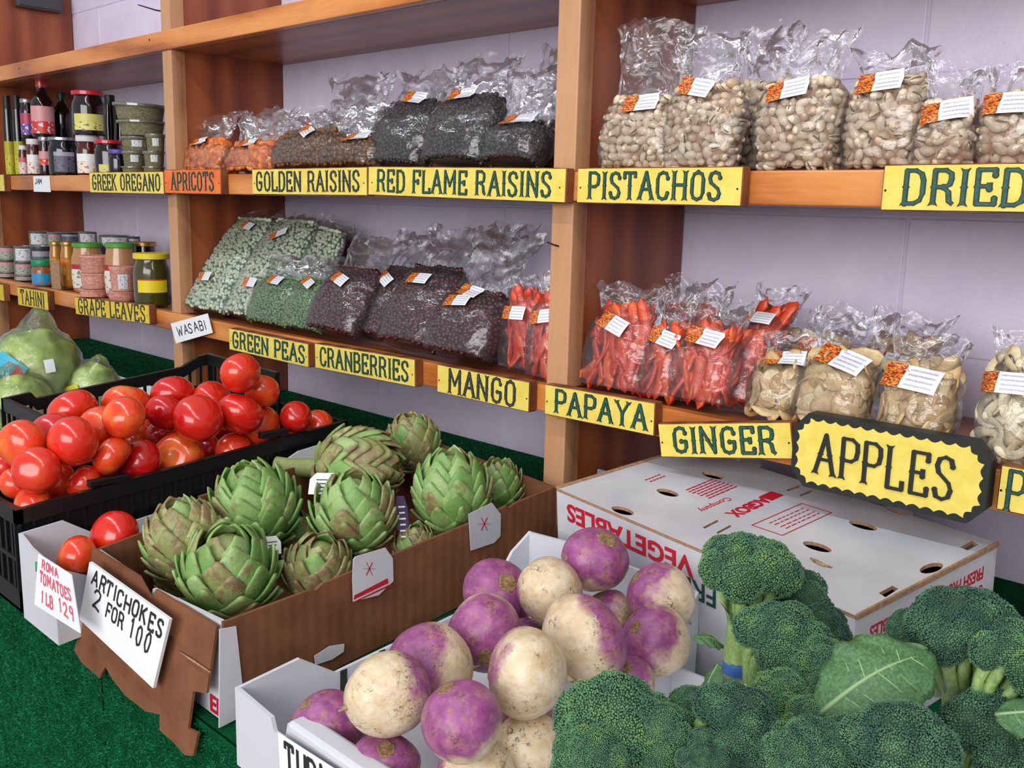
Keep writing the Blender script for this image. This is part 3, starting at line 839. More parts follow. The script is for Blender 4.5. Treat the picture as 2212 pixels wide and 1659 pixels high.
# ---- white vegetable carton, upside down ---------------------------------------------------
def carton():
    H = 0.145
    A0, A1, A2 = Vector((-0.7385, 0.8815, 0)), Vector((-0.3215, 0.804, 0)), Vector((-0.279, 1.0385, 0))
    ctr = (A0 + A2) / 2
    org = Vector((ctr.x, ctr.y, turf(ctr.y) + 0.0005))
    yaw = math.atan2(A1.y - A0.y, A1.x - A0.x)
    R = Matrix.Rotation(TILT, 3, 'X') @ Matrix.Rotation(yaw, 3, 'Z')
    w, d = (A1 - A0).length, (A2 - A1).length
    root = empty('vegetable_carton', org, R)
    tag(root, 'closed white vegetable carton lying upside down behind the turnips', 'box')
    Ri = R.transposed()
    lid_c = org + R @ Vector((0, 0, H))
    nrm = R @ Vector((0, 0, 1))
    def loc(px, py):                     # a pixel on the carton top -> local x, y
        r = Vector(ray(px, py)); t = lid_c.dot(nrm) / r.dot(nrm)
        q = Ri @ (r * t - org); return q.x, q.y
    holes = []
    def ell(px, py, a, b, rot=0.0):
        cx, cy = loc(px, py)
        holes.append([(cx + a * math.cos(t) * math.cos(rot) - b * math.sin(t) * math.sin(rot), cy + a * math.cos(t) * math.sin(rot) + b * math.sin(t) * math.cos(rot)) for t in [2 * math.pi * k / 16 for k in range(16)]])
    for p in ((1345, 1103), (1442, 1064), (1540, 1027), (1765, 1181), (1864, 1135), (1943, 1103)):
        ell(p[0], p[1], 0.0165, 0.0086)
    ell(1622, 999, 0.0165, 0.007)
    ell(2012, 1227, 0.0072, 0.0165)
    for quad in ([(1518, 1139), (1549, 1123), (1553, 1126), (1522, 1142)], [(1547, 1150), (1577, 1134), (1581, 1137), (1551, 1153)], [(1698, 1058), (1727, 1048), (1731, 1051), (1702, 1061)],
                 [(1726, 1069), (1754, 1058), (1758, 1061), (1730, 1072)], [(1898, 1281), (1928, 1265), (1941, 1272), (1913, 1290)], [(2074, 1182), (2100, 1168), (2113, 1177), (2090, 1189)]):
        holes.append([loc(*p) for p in quad])
    outer = [(-w / 2, -d / 2), (w / 2, -d / 2), (w / 2, d / 2), (-w / 2, d / 2)]
    loops = [outer] + holes
    m = MB()
    flat = [Vector((x, y, H)) for lp in loops for x, y in lp]
    n = len(flat)
    bm = bmesh.new(); bv = [bm.verts.new(p) for p in flat]; be = []; o0 = 0
    for lp in loops:
        k = len(lp)
        be += [bm.edges.new((bv[o0 + i], bv[o0 + (i + 1) % k])) for i in range(k)]; o0 += k
    bmesh.ops.triangle_fill(bm, use_beauty=True, use_dissolve=False, edges=be, normal=(0, 0, 1))
    bm.verts.index_update()
    tri = [tuple(v.index for v in f.verts) for f in bm.faces]; bm.free()
    m.add(flat + [p - Vector((0, 0, .004)) for p in flat], tri + [tuple(i + n for i in reversed(t)) for t in tri])
    o0 = 0
    for li, lp in enumerate(loops):
        k = len(lp)
        m.add(flat[o0:o0 + k] + [p - Vector((0, 0, .004)) for p in flat[o0:o0 + k]], [(i, (i + 1) % k, k + (i + 1) % k, k + i) for i in range(k)], 1)
        o0 += k
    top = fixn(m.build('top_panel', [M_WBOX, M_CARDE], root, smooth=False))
    for nm, c, s in (('front_wall', (0, -d / 2 + .002, H / 2 - .002), (w, .004, H - .004)), ('back_wall', (0, d / 2 - .002, H / 2 - .002), (w, .004, H - .004)),
                     ('side_wall', (-w / 2 + .002, 0, H / 2 - .002), (.004, d - .008, H - .004)), ('side_wall', (w / 2 - .002, 0, H / 2 - .002), (.004, d - .008, H - .004))):
        bbox(nm, c, s, 0.0, M_WBOX, root)
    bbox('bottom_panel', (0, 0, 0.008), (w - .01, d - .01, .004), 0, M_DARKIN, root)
    bbox('hole_shade_panel', (0, 0, H - 0.022), (w - .012, d - .012, .003), 0, plain('hole_shade_brown', (46, 32, 24), 0.95), root)  # dark sheet added under the top so the holes look deep in shade
    # raw corrugated strip where the end flap meets the top
    bbox('raw_edge', (w / 2 + .0012, 0, H - .001), (.0024, d, .006), 0.0008, M_CARDE, root)
    bbox('raw_edge', (-w / 2 + .001, 0, H + .0004), (.006, d, .0025), 0.0005, M_CARDE, root)
    # printing
    ez = Vector((0, 0, 1))
    font_text('red_lettering', 'VEGETABLES', 0.031, M_REDP, root, frame((-0.088, -d / 2 - .0003, H - 0.024), (-1, 0, 0), (0, 0, -1)), 0.0009, 1.0, 1.20)
    font_text('green_lettering', 'FRESH', 0.030, M_GRNP, root, frame((0.006, -d / 2 - .0003, H - 0.047), (-1, 0, 0), (0, 0, -1)), 0.0004, 1.0, 1.1)
    font_text('red_lettering', 'FRESH FRUIT AND VEGETABLES', 0.0185, M_REDP, root, frame((w / 2 + .0003, 0.0, H - 0.025), (0, -1, 0), (0, 0, -1)), 0.0004, 1.0, 0.74)
    font_text('red_lettering', 'STRAWBERRIES', 0.0165, M_REDP, root, frame((w / 2 + .0003, 0.045, H - 0.044), (0, -1, 0), (0, 0, -1)), 0.0003, 1.0, 0.9)
    m = MB()
    for i in range(3):
        for j in range(3):
            m.box((w / 2 + .0002, 0.07 - 0.028 * j, H - 0.058 - 0.012 * i), (0.0003, 0.02, 0.004))
    m.build('small_print', M_REDP, root, smooth=False)
    a = Vector(loc(1652, 1079)); b = Vector(loc(1580, 1112)); c = (a + b) / 2
    rd = (b - a).normalized(); 
    up = Vector((-rd.y, rd.x))
    if up.x < 0: up = -up
    Z = H + 0.0003
    font_text('red_logo', 'AGBOX', 0.024, M_REDP, top, frame((c.x, c.y, Z), (rd.x, rd.y, 0), (up.x, up.y, 0)), 0.0009, 0.95, 0.82)
    sc = Vector(loc(1545, 1090))
    font_text('red_script', 'Company', 0.014, M_REDP, top, frame((sc.x, sc.y, Z), (rd.x, rd.y, 0), (up.x, up.y, 0)) @ Matrix.Shear('XZ', 4, (0, 0)), 0.0, 1.0, 1.0)
    m = MB()
    g = [loc(*p) for p in ((1660, 1062), (1690, 1068), (1672, 1084), (1643, 1074))]
    cx_, cy_ = sum(p[0] for p in g) / 4, sum(p[1] for p in g) / 4
    m.prism([(cx_ + rd.x * a1 * .012 + up.x * b1 * .009, cy_ + rd.y * a1 * .012 + up.y * b1 * .009) for a1, b1 in ((-1, -1), (1, -1), (1, 1), (-1, 1))], Z, Z + .0002)
    # ruled frame with lines of print
    f4 = [Vector(loc(*p)) for p in ((1624, 1135), (1732, 1088), (1796, 1108), (1690, 1157))]
    for i in range(4):
        p, q = f4[i], f4[(i + 1) % 4]
        sp = seg_poly(p, q, 0.0006); 
        ar = sum(sp[k][0] * sp[(k + 1) % 4][1] - sp[(k + 1) % 4][0] * sp[k][1] for k in range(4))
        m.prism([tuple(s) for s in (sp if ar > 0 else sp[::-1])], Z, Z + .0002)
    def line(p, q, t=0.0006):
        sp = seg_poly(Vector(p), Vector(q), t)
        ar = sum(sp[k][0] * sp[(k + 1) % 4][1] - sp[(k + 1) % 4][0] * sp[k][1] for k in range(4))
        m.prism([tuple(s) for s in (sp if ar > 0 else sp[::-1])], Z, Z + .0002)
    def bil(u, v): return f4[0] * (1 - u) * (1 - v) + f4[1] * u * (1 - v) + f4[2] * u * v + f4[3] * (1 - u) * v
    rr = random.Random(4)
    for v in (0.25, 0.42, 0.62, 0.78):
        u = 0.2
        while u < 0.85:
            du = rr.uniform(0.04, 0.1); line(bil(u, v), bil(min(u + du, 0.88), v), 0.0007); u += du + 0.03
    for i in range(7):                      # address block
        s = Vector(loc(1505 + i * 0, 1092)) ; 
        base = Vector(loc(1545, 1058)) - up * (i * 0.006 - 0.012)
        u = -0.026
        while u < 0.026:
            du = rr.uniform(0.003, 0.009); line(base + rd * u, base + rd * min(u + du, 0.028), 0.0011); u += du + 0.002
    for i in range(2):
        base = Vector(loc(1420, 1035)) - up * i * 0.008
        for k in range(5): line(base + rd * (k * .006 - .014), base + rd * (k * .006 - .0105), 0.0012)
    m.build('red_print', M_REDP, top, smooth=False)
    # blemish of dried dirt stuck on the top
    q = loc(1768, 1217)
    m = MB().tube([(q[0] - .012, q[1] + .003, H + .0005), (q[0] - .004, q[1], H + .001), (q[0] + .006, q[1] - .002, H + .001), (q[0] + .015, q[1] + .001, H + .0005)], [.0008, .0024, .0022, .0008], 6)
    m.build('dirt_smear', mottled('dried_dirt', (120, 92, 60), (178, 150, 112), 300, 0.9), top)
    return root
carton()
# small pale box poking out beside the carton
q0 = at_h(2172, 1300, 0.06)
so = Vector((-0.155, 0.985, turf(0.985)))
root = empty('small_carton', so, (TILT, 0, -0.15))
tag(root, 'small open off-white carton at the right edge behind the broccoli', 'box')
Wc = mottled('aged_white_carton', (188, 182, 172), (214, 208, 198), 30, 0.7)
for nm, c, s in (('front_wall', (0, -.07, .045), (.15, .004, .09)), ('back_wall', (0, .07, .045), (.15, .004, .09)), ('side_wall', (-.075, 0, .045), (.004, .136, .09)), ('side_wall', (.075, 0, .045), (.004, .136, .09))):
    bbox(nm, c, s, 0.001, Wc, root)
bbox('bottom_panel', (0, 0, .006), (.142, .132, .004), 0, M_CARD, root)
bbox('folded_flap', (-0.02, -.03, .07), (.08, .07, .003), 0, M_CARD, root, (0.5, 0.1, 0.2))
# grey folded carton ears beside the post
root = empty('folded_carton', (-0.792, 1.07, turf(1.07)), (TILT, 0, 0))
tag(root, 'grey carton flaps poking up beside the middle post', 'box')
Gc = mottled('grey_carton', (118, 118, 136), (140, 140, 158), 30, 0.6)
bbox('flap', (-0.005, -0.02, .055), (.030, .004, .11), 0.001, Gc, root, (0.12, 0.12, 0.3))
bbox('flap', (0.018, 0.008, .055), (.022, .004, .11), 0.001, Gc, root, (0.05, -0.06, 0.1))
bbox('base', (0.0, 0.0, .006), (.06, .06, .01), 0.001, Gc, root)
# ================================================================== tomatoes
def settle(items, it=90, box=None, hmin=0.0, fit=0.95, rim=None):
    """items: [Vector centre, radius]; push overlapping balls apart, mostly along the line of sight, inside a box (x0, x1, y0, y1)"""
    P = np.array([list(c) for c, r in items]); R = np.array([r for c, r in items]); P0 = P.copy()
    D = P / np.linalg.norm(P, axis=1)[:, None]
    for k in range(it):
        for i in range(len(P)):
            for j in range(i + 1, len(P)):
                d = P[j] - P[i]; L = np.linalg.norm(d) + 1e-9
                o = (R[i] + R[j]) * fit - L
                if o > 0:
                    n = d / L
                    si, sj = -np.dot(n, D[i]), np.dot(n, D[j])
                    P[i] += D[i] * si * o * 0.5 - n * o * 0.07
                    P[j] += D[j] * sj * o * 0.5 + n * o * 0.07
        if k < it - 12: P += (P0 - P) * 0.03
        if rim:                              # slide back along the line of sight until clear of the near rim
            hc = P[:, 2] - (TURF_Z + TURF_S * (P[:, 1] - WALL_Y))
            lim = rim[0] - R * np.where(hc > rim[1] + 0.4 * R, 0.5, 0.97)
            over = np.maximum(P[:, 0] - lim, 0)
            P += D * (over / np.maximum(-D[:, 0], 0.2))[:, None]
        if box:
            P[:, 0] = np.clip(P[:, 0], box[0] + R, box[1] - R); P[:, 1] = np.clip(P[:, 1], box[2] + R, box[3] - R)
            P[:, 2] = np.maximum(P[:, 2], TURF_Z + TURF_S * (P[:, 1] - WALL_Y) + hmin + R)
    return [Vector(p) for p in P]
def at_hx(px, py, h, xmax, rpx, k=0.6):
    """like at_h, sunk lower until the ball clears the plane x = xmax"""
    while True:
        c = at_h(px, py, h); r = rpx * c.length / F_PX
        if c.x <= xmax - k * r or h < 0.03: return c
        h -= 0.003
def mat_tomato():
    t = NT('tomato_skin'); v = t.coords('Object')
    oi = t.n('ShaderNodeObjectInfo')
    f = t.noise(v, 1.1, 3)
    red = t.ramp(oi.outputs['Random'], [(0.0, srgb(196, 14, 20)), (0.45, srgb(216, 34, 22)), (1.0, srgb(228, 66, 30))])
    ora = t.ramp(oi.outputs['Random'], [(0.0, srgb(196, 22, 20)), (0.5, srgb(220, 60, 22)), (1.0, srgb(228, 120, 40))])
    c = t.mix(t.ramp(f, [(0.45, (0, 0, 0, 1)), (0.75, (1, 1, 1, 1))]), red, ora)
    t.set(color=c, rough=0.22, coat=0.5, coat_rough=0.12)
    return t.m
M_TOM = mat_tomato()
def mat_tomato_o():
    t = NT('tomato_skin_orange'); v = t.coords('Object')
    sep = t.n('ShaderNodeSeparateXYZ'); t.l(v, sep.inputs[0])
    f = t.math('ADD', t.math('MULTIPLY', sep.outputs[2], 0.35), t.noise(v, 1.4, 3))
    t.set(color=t.ramp(f, [(0.25, srgb(206, 32, 16)), (0.62, srgb(222, 70, 24)), (1.0, srgb(230, 140, 56))]), rough=0.22, coat=0.5, coat_rough=0.12)
    return t.m
M_TOMO = mat_tomato_o()
M_SCAR = mottled('stem_scar_tan', (120, 96, 50), (186, 168, 104), 500, 0.8)
def tomato_mesh(name, squash, lob, amp, mat):
    prof = []
    n = 17
    for i in range(n):
        a = math.pi * i / (n - 1)
        r = math.sin(a) ** 0.92
        z = -math.cos(a) * squash
        if z > 0.4 * squash: z -= 0.20 * (1 - r) ** 1.6 * squash * 1.3
        if z < -0.5 * squash: z += 0.06 * (1 - r) ** 2
        prof.append((max(r, 0.0), z))
    m = MB().lathe(prof, 28, caps=False, lobes=lambda a, z: amp * math.cos(lob * a) * (0.3 + 0.7 * max(0, z)))
    return m.mesh(name, mat)
TOM = [tomato_mesh('tomato_skin', 0.86, 5, 0.02, M_TOM), tomato_mesh('tomato_skin', 0.80, 6, 0.035, M_TOM), tomato_mesh('tomato_skin', 0.92, 4, 0.015, M_TOM)]
TOMO = [tomato_mesh('tomato_skin', 0.84, 5, 0.03, M_TOMO)]
m = MB()
for k in range(5):
    a = k * 1.2566
    m.tube([(0, 0, 0.005), (0.09 * math.cos(a), 0.09 * math.sin(a), 0.01), (0.17 * math.cos(a + .1), 0.17 * math.sin(a + .1), 0.03)], [0.05, 0.035, 0.012], 6)
m.lathe([(0.10, -0.02), (0.09, 0.03), (0.05, 0.045), (0, 0.05)], 10)
SCAR = m.mesh('stem_scar', M_SCAR)
def look_rot(zdir, spin=0.0):
    return (Vector(zdir).normalized().to_track_quat('Z', 'Y').to_matrix() @ Matrix.Rotation(spin, 3, 'Z'))
def place_tomato(c, r, zdir, spin, label, mesh, group):
    root = empty('tomato', c, look_rot(zdir, spin))
    tag(root, label, 'tomato', group)
    inst('skin', mesh, root, (0, 0, 0), None, r)
    inst('stem_scar', SCAR, root, (0, 0, r * (0.60 if mesh in TOMO else 0.62)), None, r)
    return root
rnd = random.Random(7)
# px, py, apparent radius, height above the stand, orange?, label
TL = [
 (519, 814, 42, .235, 0, 'ripe red tomato topping the heap against the back of the crate'),
 (560, 852, 37, .205, 0, 'tomato tucked behind the topmost one, by the crate end'),
 (458, 862, 40, .195, 1, 'yellowish tomato half hidden behind its redder neighbours'),
 (375, 854, 45, .205, 0, 'red tomato against the slatted far side of the crate'),
 (275, 874, 49, .20, 1, 'orange-yellow shouldered tomato by the far slats'),
 (157, 886, 48, .205, 0, 'orange-red tomato standing alone above the crate front wall'),
 (265, 905, 43, .212, 0, 'round red tomato resting in front of the orange-shouldered one'),
 (217, 922, 43, .20, 0, 'crimson tomato in the middle left of the heap'),
 (365, 892, 41, .20, 0, 'red tomato behind the big central orange one'),
 (424, 908, 51, .225, 0, 'large orange-red tomato in the middle of the heap'),
 (520, 888, 50, .228, 0, 'plump red tomato below the topmost one'),
 (575, 918, 49, .20, 0, 'egg-shaped red tomato leaning on the near crate rim'),
 (624, 905, 34, .165, 0, 'tomato behind the egg-shaped one near the crate end'),
 (683, 920, 33, .125, 0, 'single tomato low in the far corner of the crate'),
 (640, 938, 24, .115, 0, 'small tomato glimpsed at the crate rim by the corner'),
 (117, 947, 51, .19, 0, 'broad orange-red tomato at the left of the heap'),
 (152, 976, 50, .205, 0, 'big orange-red tomato in front of the broad one'),
 (43, 981, 48, .195, 0, 'red tomato at the left picture edge, upper one'),
 (70, 1016, 46, .18, 0, 'red tomato stacked between two others at the left edge'),
 (235, 981, 41, .178, 0, 'red tomato near the rim, second to the left of the orange one'),
 (291, 1000, 46, .185, 0, 'red tomato resting just behind the near rim, left of the orange one'),
 (381, 983, 54, .178, 1, 'large orange tomato just behind the near rim with its stem scar'),
 (352, 940, 34, .135, 0, 'shaded red tomato in the gap left of the orange one'),
 (298, 948, 32, .125, 0, 'small dark red tomato deep in the heap'),
 (506, 970, 40, .158, 0, 'red tomato low against the near rim'),
 (448, 974, 36, .110, 0, 'shaded tomato wedged right of the stem-scar one'),
 (122, 1057, 46, .175, 0, 'red tomato by the front corner of the near rim'),
 (46, 1072, 40, .165, 0, 'tomato at the very front left of the crate'),
 (228, 1037, 40, .152, 0, 'tomato half below the near rim in front'),
 (14, 1046, 34, .165, 0, 'tomato cut by the left picture edge low down'),
 (182, 1042, 36, .142, 1, 'orange tomato wedged low behind the near rim'),
 (488, 930, 32, .125, 0, 'shadowed tomato under the plump ones'),
 (328, 918, 36, .135, 0, 'dim red tomato under the central pair'),
 (90, 1090, 30, .140, 0, 'tomato just showing above the front corner rim'),
 (10, 1010, 32, .170, 0, 'shadowed tomato at the left edge between two brighter ones'),
]
its = []
for (px, py, r, h, o_, lb) in TL:
    c = at_hx(px, py, h, -1.232, r, 0.45); its.append((c, r * c.length / F_PX))
cs = settle(its, it=140, box=(-1.70, -1.19, 0.418, 0.93), hmin=0.02, rim=(-1.247, 0.138))
for (c, (c0, r), t) in zip(cs, its, TL):
    if t[4] and 'stem scar' in t[5]: zd = Vector((0.55, -0.62, 0.35))
    elif 'near rim, left of the orange' in t[5]: zd = Vector((rnd.uniform(-.2, .2), 0.8, -0.5))
    else: zd = Vector((rnd.uniform(-1, .4), rnd.uniform(-.2, 1), rnd.uniform(-.6, .7)))
    place_tomato(c, r, zd, rnd.uniform(0, 6), t[5], TOMO[0] if t[4] else rnd.choice(TOM), 'tomatoes heaped in the black crates')
# filler layer under the heap, glimpsed in the gaps
# two tomatoes in the narrow tray
for (px, py, r, h, lb) in ((248, 1156, 49, .118, 'deep red tomato at the back of the narrow white tray'), (166, 1203, 42, .100, 'red tomato nearest the front of the narrow white tray')):
    c = at_hx(px, py, h, -1.116, r, 1.0); rr = r * c.length / F_PX
    place_tomato(c, rr, (rnd.uniform(-.5, .5), 0.6, -0.3), 1.0, lb, TOM[0], 'loose tomatoes in the white tray')

# ================================================================== turnips
def mat_turnip(name='turnip_skin', shift=0.0):
    t = NT(name); v = t.coords('Object')
    sep = t.n('ShaderNodeSeparateXYZ'); t.l(v, sep.inputs[0])
    oi = t.n('ShaderNodeObjectInfo')
    off = t.math('MULTIPLY', t.math('SUBTRACT', oi.outputs['Random'], 0.5), 0.6)
    z = t.math('ADD', sep.outputs[2], t.math('MULTIPLY', t.math('SUBTRACT', t.noise(v, 1.3, 3), 0.5), 1.5))
    z = t.math('ADD', z, t.math('ADD', off, shift))
    pf = t.ramp(z, [(0.10, (0, 0, 0, 1)), (0.42, (1, 1, 1, 1))])
    white = t.ramp(t.noise(v, 2.2, 4), [(0.3, srgb(206, 178, 138)), (0.66, srgb(230, 214, 186))])
    purp = t.ramp(t.noise(v, 2.6, 4), [(0.3, srgb(126, 52, 108)), (0.7, srgb(172, 96, 150))])
    c = t.mix(pf, white, purp)
    tan = t.ramp(t.noise(v, 3.1, 6, 0.7), [(0.50, (0, 0, 0, 1)), (0.70, (1, 1, 1, 1))])
    c = t.mix(t.math('MULTIPLY', tan, 0.6), c, srgb(186, 142, 92))
    sp = t.ramp(t.noise(v, 9, 7, 0.75), [(0.53, (0, 0, 0, 1)), (0.60, (1, 1, 1, 1))])
    reg = t.ramp(t.noise(v, 1.6, 2), [(0.46, (0, 0, 0, 1)), (0.58, (1, 1, 1, 1))])
    c = t.mix(t.math('MULTIPLY', t.math('MULTIPLY', sp, reg), 0.85), c, srgb(96, 72, 52))
    t.set(color=c, rough=0.42, coat=0.15, coat_rough=0.3)
    t.bump(t.noise(v, 7, 5), 0.12, 0.02)
    return t.m
M_TURN = mat_turnip(); M_TURNP = mat_turnip('turnip_skin_purple', 0.75)
M_CROWN = mottled('turnip_crown_scar', (122, 92, 62), (186, 152, 104), 9, 0.85, 0.8, 40)
def turnip_mesh(sq, seed, mat=None):
    rr = random.Random(seed)
    n = 19; prof = []
    for i in range(n):
        a = math.pi * i / (n - 1)
        r = math.sin(a) ** 0.85; z = -math.cos(a) * sq
        if z > 0: z *= 0.93; 
        if z < -0.75 * sq: z -= 0.10 * (1 - r) ** 1.5
        prof.append((r, z))
    ph = rr.uniform(0, 6)
    m = MB().lathe(prof, 32, caps=False, lobes=lambda a, z: 0.035 * math.cos(2 * a + ph) + 0.02 * math.cos(3 * a - ph + 2 * z) + 0.012 * math.sin(5 * a + 4 * z))
    return m.mesh('turnip_skin', mat or M_TURN)
TUR = [turnip_mesh(q, i) for i, q in enumerate((0.88, 0.94, 0.82, 1.0))]
TURP = [turnip_mesh(q, i, M_TURNP) for i, q in enumerate((0.88, 0.94, 0.82, 1.0))]
CRN = MB().lathe([(0.36, -0.06), (0.34, 0.0), (0.29, 0.035), (0.26, 0.02), (0.21, 0.04), (0.16, 0.025), (0.10, 0.045), (0, 0.04)], 20, lobes=lambda a, z: 0.08 * math.sin(5 * a) + 0.05 * math.sin(9 * a + 40 * z)).mesh('crown_scar', M_CROWN)
ROOT = MB().tube([(0, 0, 0), (0.02, 0.0, -0.12), (0.06, 0.02, -0.25)], [0.10, 0.05, 0.012], 8).mesh('root_tip', mottled('turnip_root', (120, 92, 62), (200, 176, 138), 6, 0.7))
def place_turnip(c, r, zdir, k, label):
    root = empty('turnip', c, look_rot(zdir, rnd.uniform(0, 6)))
    tag(root, label, 'turnip', 'turnips piled in the white tray')
    inst('skin', (TURP if any(q in label for q in ('bright purple turnip at', 'deep purple', 'purple belly', 'brownish purple', 'pale purple')) else TUR)[k % 4], root, (0, 0, 0), None, r)
    inst('crown_scar', CRN, root, (0, 0, r * (0.80, 0.854, 0.742, 0.91)[k % 4]), None, r * (0.72, 0.9, 0.62, 0.8)[(k * 3 + 1) % 4])
    inst('root_tip', ROOT, root, (0, 0, -r * (0.93, 1.0, 0.88, 1.05)[k % 4]), None, r)
    return root
CR, CU, CT = Vector(CAM_ROWS[0]), -Vector(CAM_ROWS[1]), -Vector(CAM_ROWS[2])   # right, up, toward the viewer
def vd(a, b, c): return CR * a + CU * b + CT * c
# px, py, r, h, axis of the purple crown (right, up, toward viewer)
TU = [
 (1283, 1215, 73, .135, (0.35, 0.75, 0.45), 'turnip with a purple belly and tan crown on top of the pile at the back'),
 (1186, 1272, 70, .115, (-0.7, 0.2, -0.6), 'cream turnip with brown blemish beside the topmost purple one'),
 (1080, 1285, 78, .105, (0.35, 0.55, 0.7), 'pale purple turnip showing a wide cut cream crown'),
 (1422, 1300, 72, .110, (-0.65, 0.55, 0.1), 'turnip half purple half cream against the back of the tray'),
 (1310, 1318, 52, .085, (-0.5, 0.7, 0.2), 'small purple-topped turnip deep in the middle'),
 (1045, 1370, 81, .115, (0.05, -0.45, 0.85), 'deep purple turnip with its grey crown facing out'),
 (1268, 1385, 98, .125, (0.8, 0.35, -0.3), 'large cream turnip with a dark root scar in the middle'),
 (1475, 1415, 72, .085, (-0.55, 0.45, 0.4), 'purple turnip with a dirty crown beside the broccoli stalk'),
 (1385, 1400, 60, .075, (-0.2, -0.3, -0.5), 'tan turnip squeezed behind the large cream one'),
 (922, 1445, 96, .115, (-0.85, 0.1, 0.35), 'turnip with a purple side and cream side near the cardboard box'),
 (1165, 1475, 97, .135, (-0.95, 0.15, 0.0), 'biggest cream turnip with purple rim in the centre of the tray'),
 (800, 1520, 86, .115, (0.75, 0.1, -0.45), 'round cream turnip nearest the front left corner'),
 (1400, 1490, 62, .078, (-0.1, 0.5, 0.3), 'orange-tan turnip by the broccoli heads'),
 (945, 1602, 84, .125, (-0.35, 0.80, 0.10), 'smooth bright purple turnip at the front'),
 (1060, 1565, 72, .080, (0.75, 0.4, 0.1), 'tan and purple turnip behind the bright purple one'),
 (690, 1580, 76, .062, (-0.4, 0.5, 0.2), 'brownish purple turnip low in the front corner'),
 (1062, 1688, 86, .100, (-0.6, -0.5, -0.5), 'cream turnip cut by the lower picture edge'),
 (1175, 1625, 72, .085, (0.5, -0.6, -0.5), 'tan turnip between the cream one and the broccoli'),
 (810, 1660, 70, .070, (0.1, 0.6, 0.4), 'purple turnip at the lower edge beside the price card'),
 (1215, 1560, 60, .065, (0.3, 0.5, 0.2), 'turnip hidden under the biggest cream one'),
 (1140, 1390, 55, .065, (0.3, 0.3, 0.2), 'shadowed turnip behind the biggest cream one'),
]
its = []
for t in TU:
    c = at_h(t[0], t[1], t[3]); its.append((c, t[2] * c.length / F_PX))
cs = settle(its, box=(-0.747, -0.45, 0.432, 0.845), hmin=0.006)
for i, (c, (c0, r), t) in enumerate(zip(cs, its, TU)):
    place_turnip(c, r, vd(*t[4]), i, t[5])

# ================================================================== artichokes
def mat_arti(name, g1, g2, g3, brown, bl):
    t = NT(name); v = t.coords('Object')
    oi = t.n('ShaderNodeObjectInfo')
    tc = t.n('ShaderNodeTexCoord'); sep = t.n('ShaderNodeSeparateXYZ'); t.l(tc.outputs['UV'], sep.inputs[0])
    wob = t.n('ShaderNodeVectorMath', operation='ADD'); t.l(v, wob.inputs[0])
    rv = t.n('ShaderNodeCombineXYZ'); t.l(t.math('MULTIPLY', oi.outputs['Random'], 37.0), rv.inputs[0]); t.l(t.math('MULTIPLY', oi.outputs['Random'], 91.0), rv.inputs[1]); t.l(rv.outputs[0], wob.inputs[1])
    w = wob.outputs[0]
    base = t.ramp(t.math('ADD', t.math('MULTIPLY', oi.outputs['Random'], 0.5), t.math('MULTIPLY', t.noise(w, 2.2, 3), 0.6)), [(0.2, srgb(g1)), (0.55, srgb(g2)), (0.9, srgb(g3))])
    n = t.math('ADD', t.noise(w, 3.0, 5, 0.65), t.math('MULTIPLY', sep.outputs[1], 0.16))
    br = t.ramp(n, [(bl, (0, 0, 0, 1)), (bl + 0.12, (1, 1, 1, 1))])
    c = t.mix(t.math('MULTIPLY', br, 0.85), base, srgb(brown))
    dk = t.ramp(t.noise(w, 16, 4, 0.7), [(0.66, (0, 0, 0, 1)), (0.74, (1, 1, 1, 1))])
    c = t.mix(t.math('MULTIPLY', dk, 0.5), c, srgb(84, 66, 48))
    t.set(color=c, rough=0.48, coat=0.08, coat_rough=0.3)
    t.bump(t.math('ADD', t.noise(w, 6, 4), t.math('MULTIPLY', t.noise(t.coords('UV', (26, 2, 1)), 1.0, 3), 0.5)), 0.16, 0.03)
    return t.m
M_ART = mat_arti('artichoke_bract', (96, 140, 66), (128, 168, 92), (168, 192, 128), (132, 104, 76), 0.68)
M_ARTB = mat_arti('artichoke_bract_browned', (126, 140, 78), (150, 158, 98), (172, 172, 116), (138, 108, 80), 0.57)
M_ASTEM = mottled('artichoke_stem', (122, 138, 78), (160, 168, 108), 60, 0.6, 0.3, 200)
TIERS = [(128, 6, 62), (106, 8, 60), (88, 9, 58), (71, 9, 55), (55, 8, 52), (40, 7, 46), (26, 6, 38), (13, 4, 26)]   # tip angle from the crown, count, length (degrees)
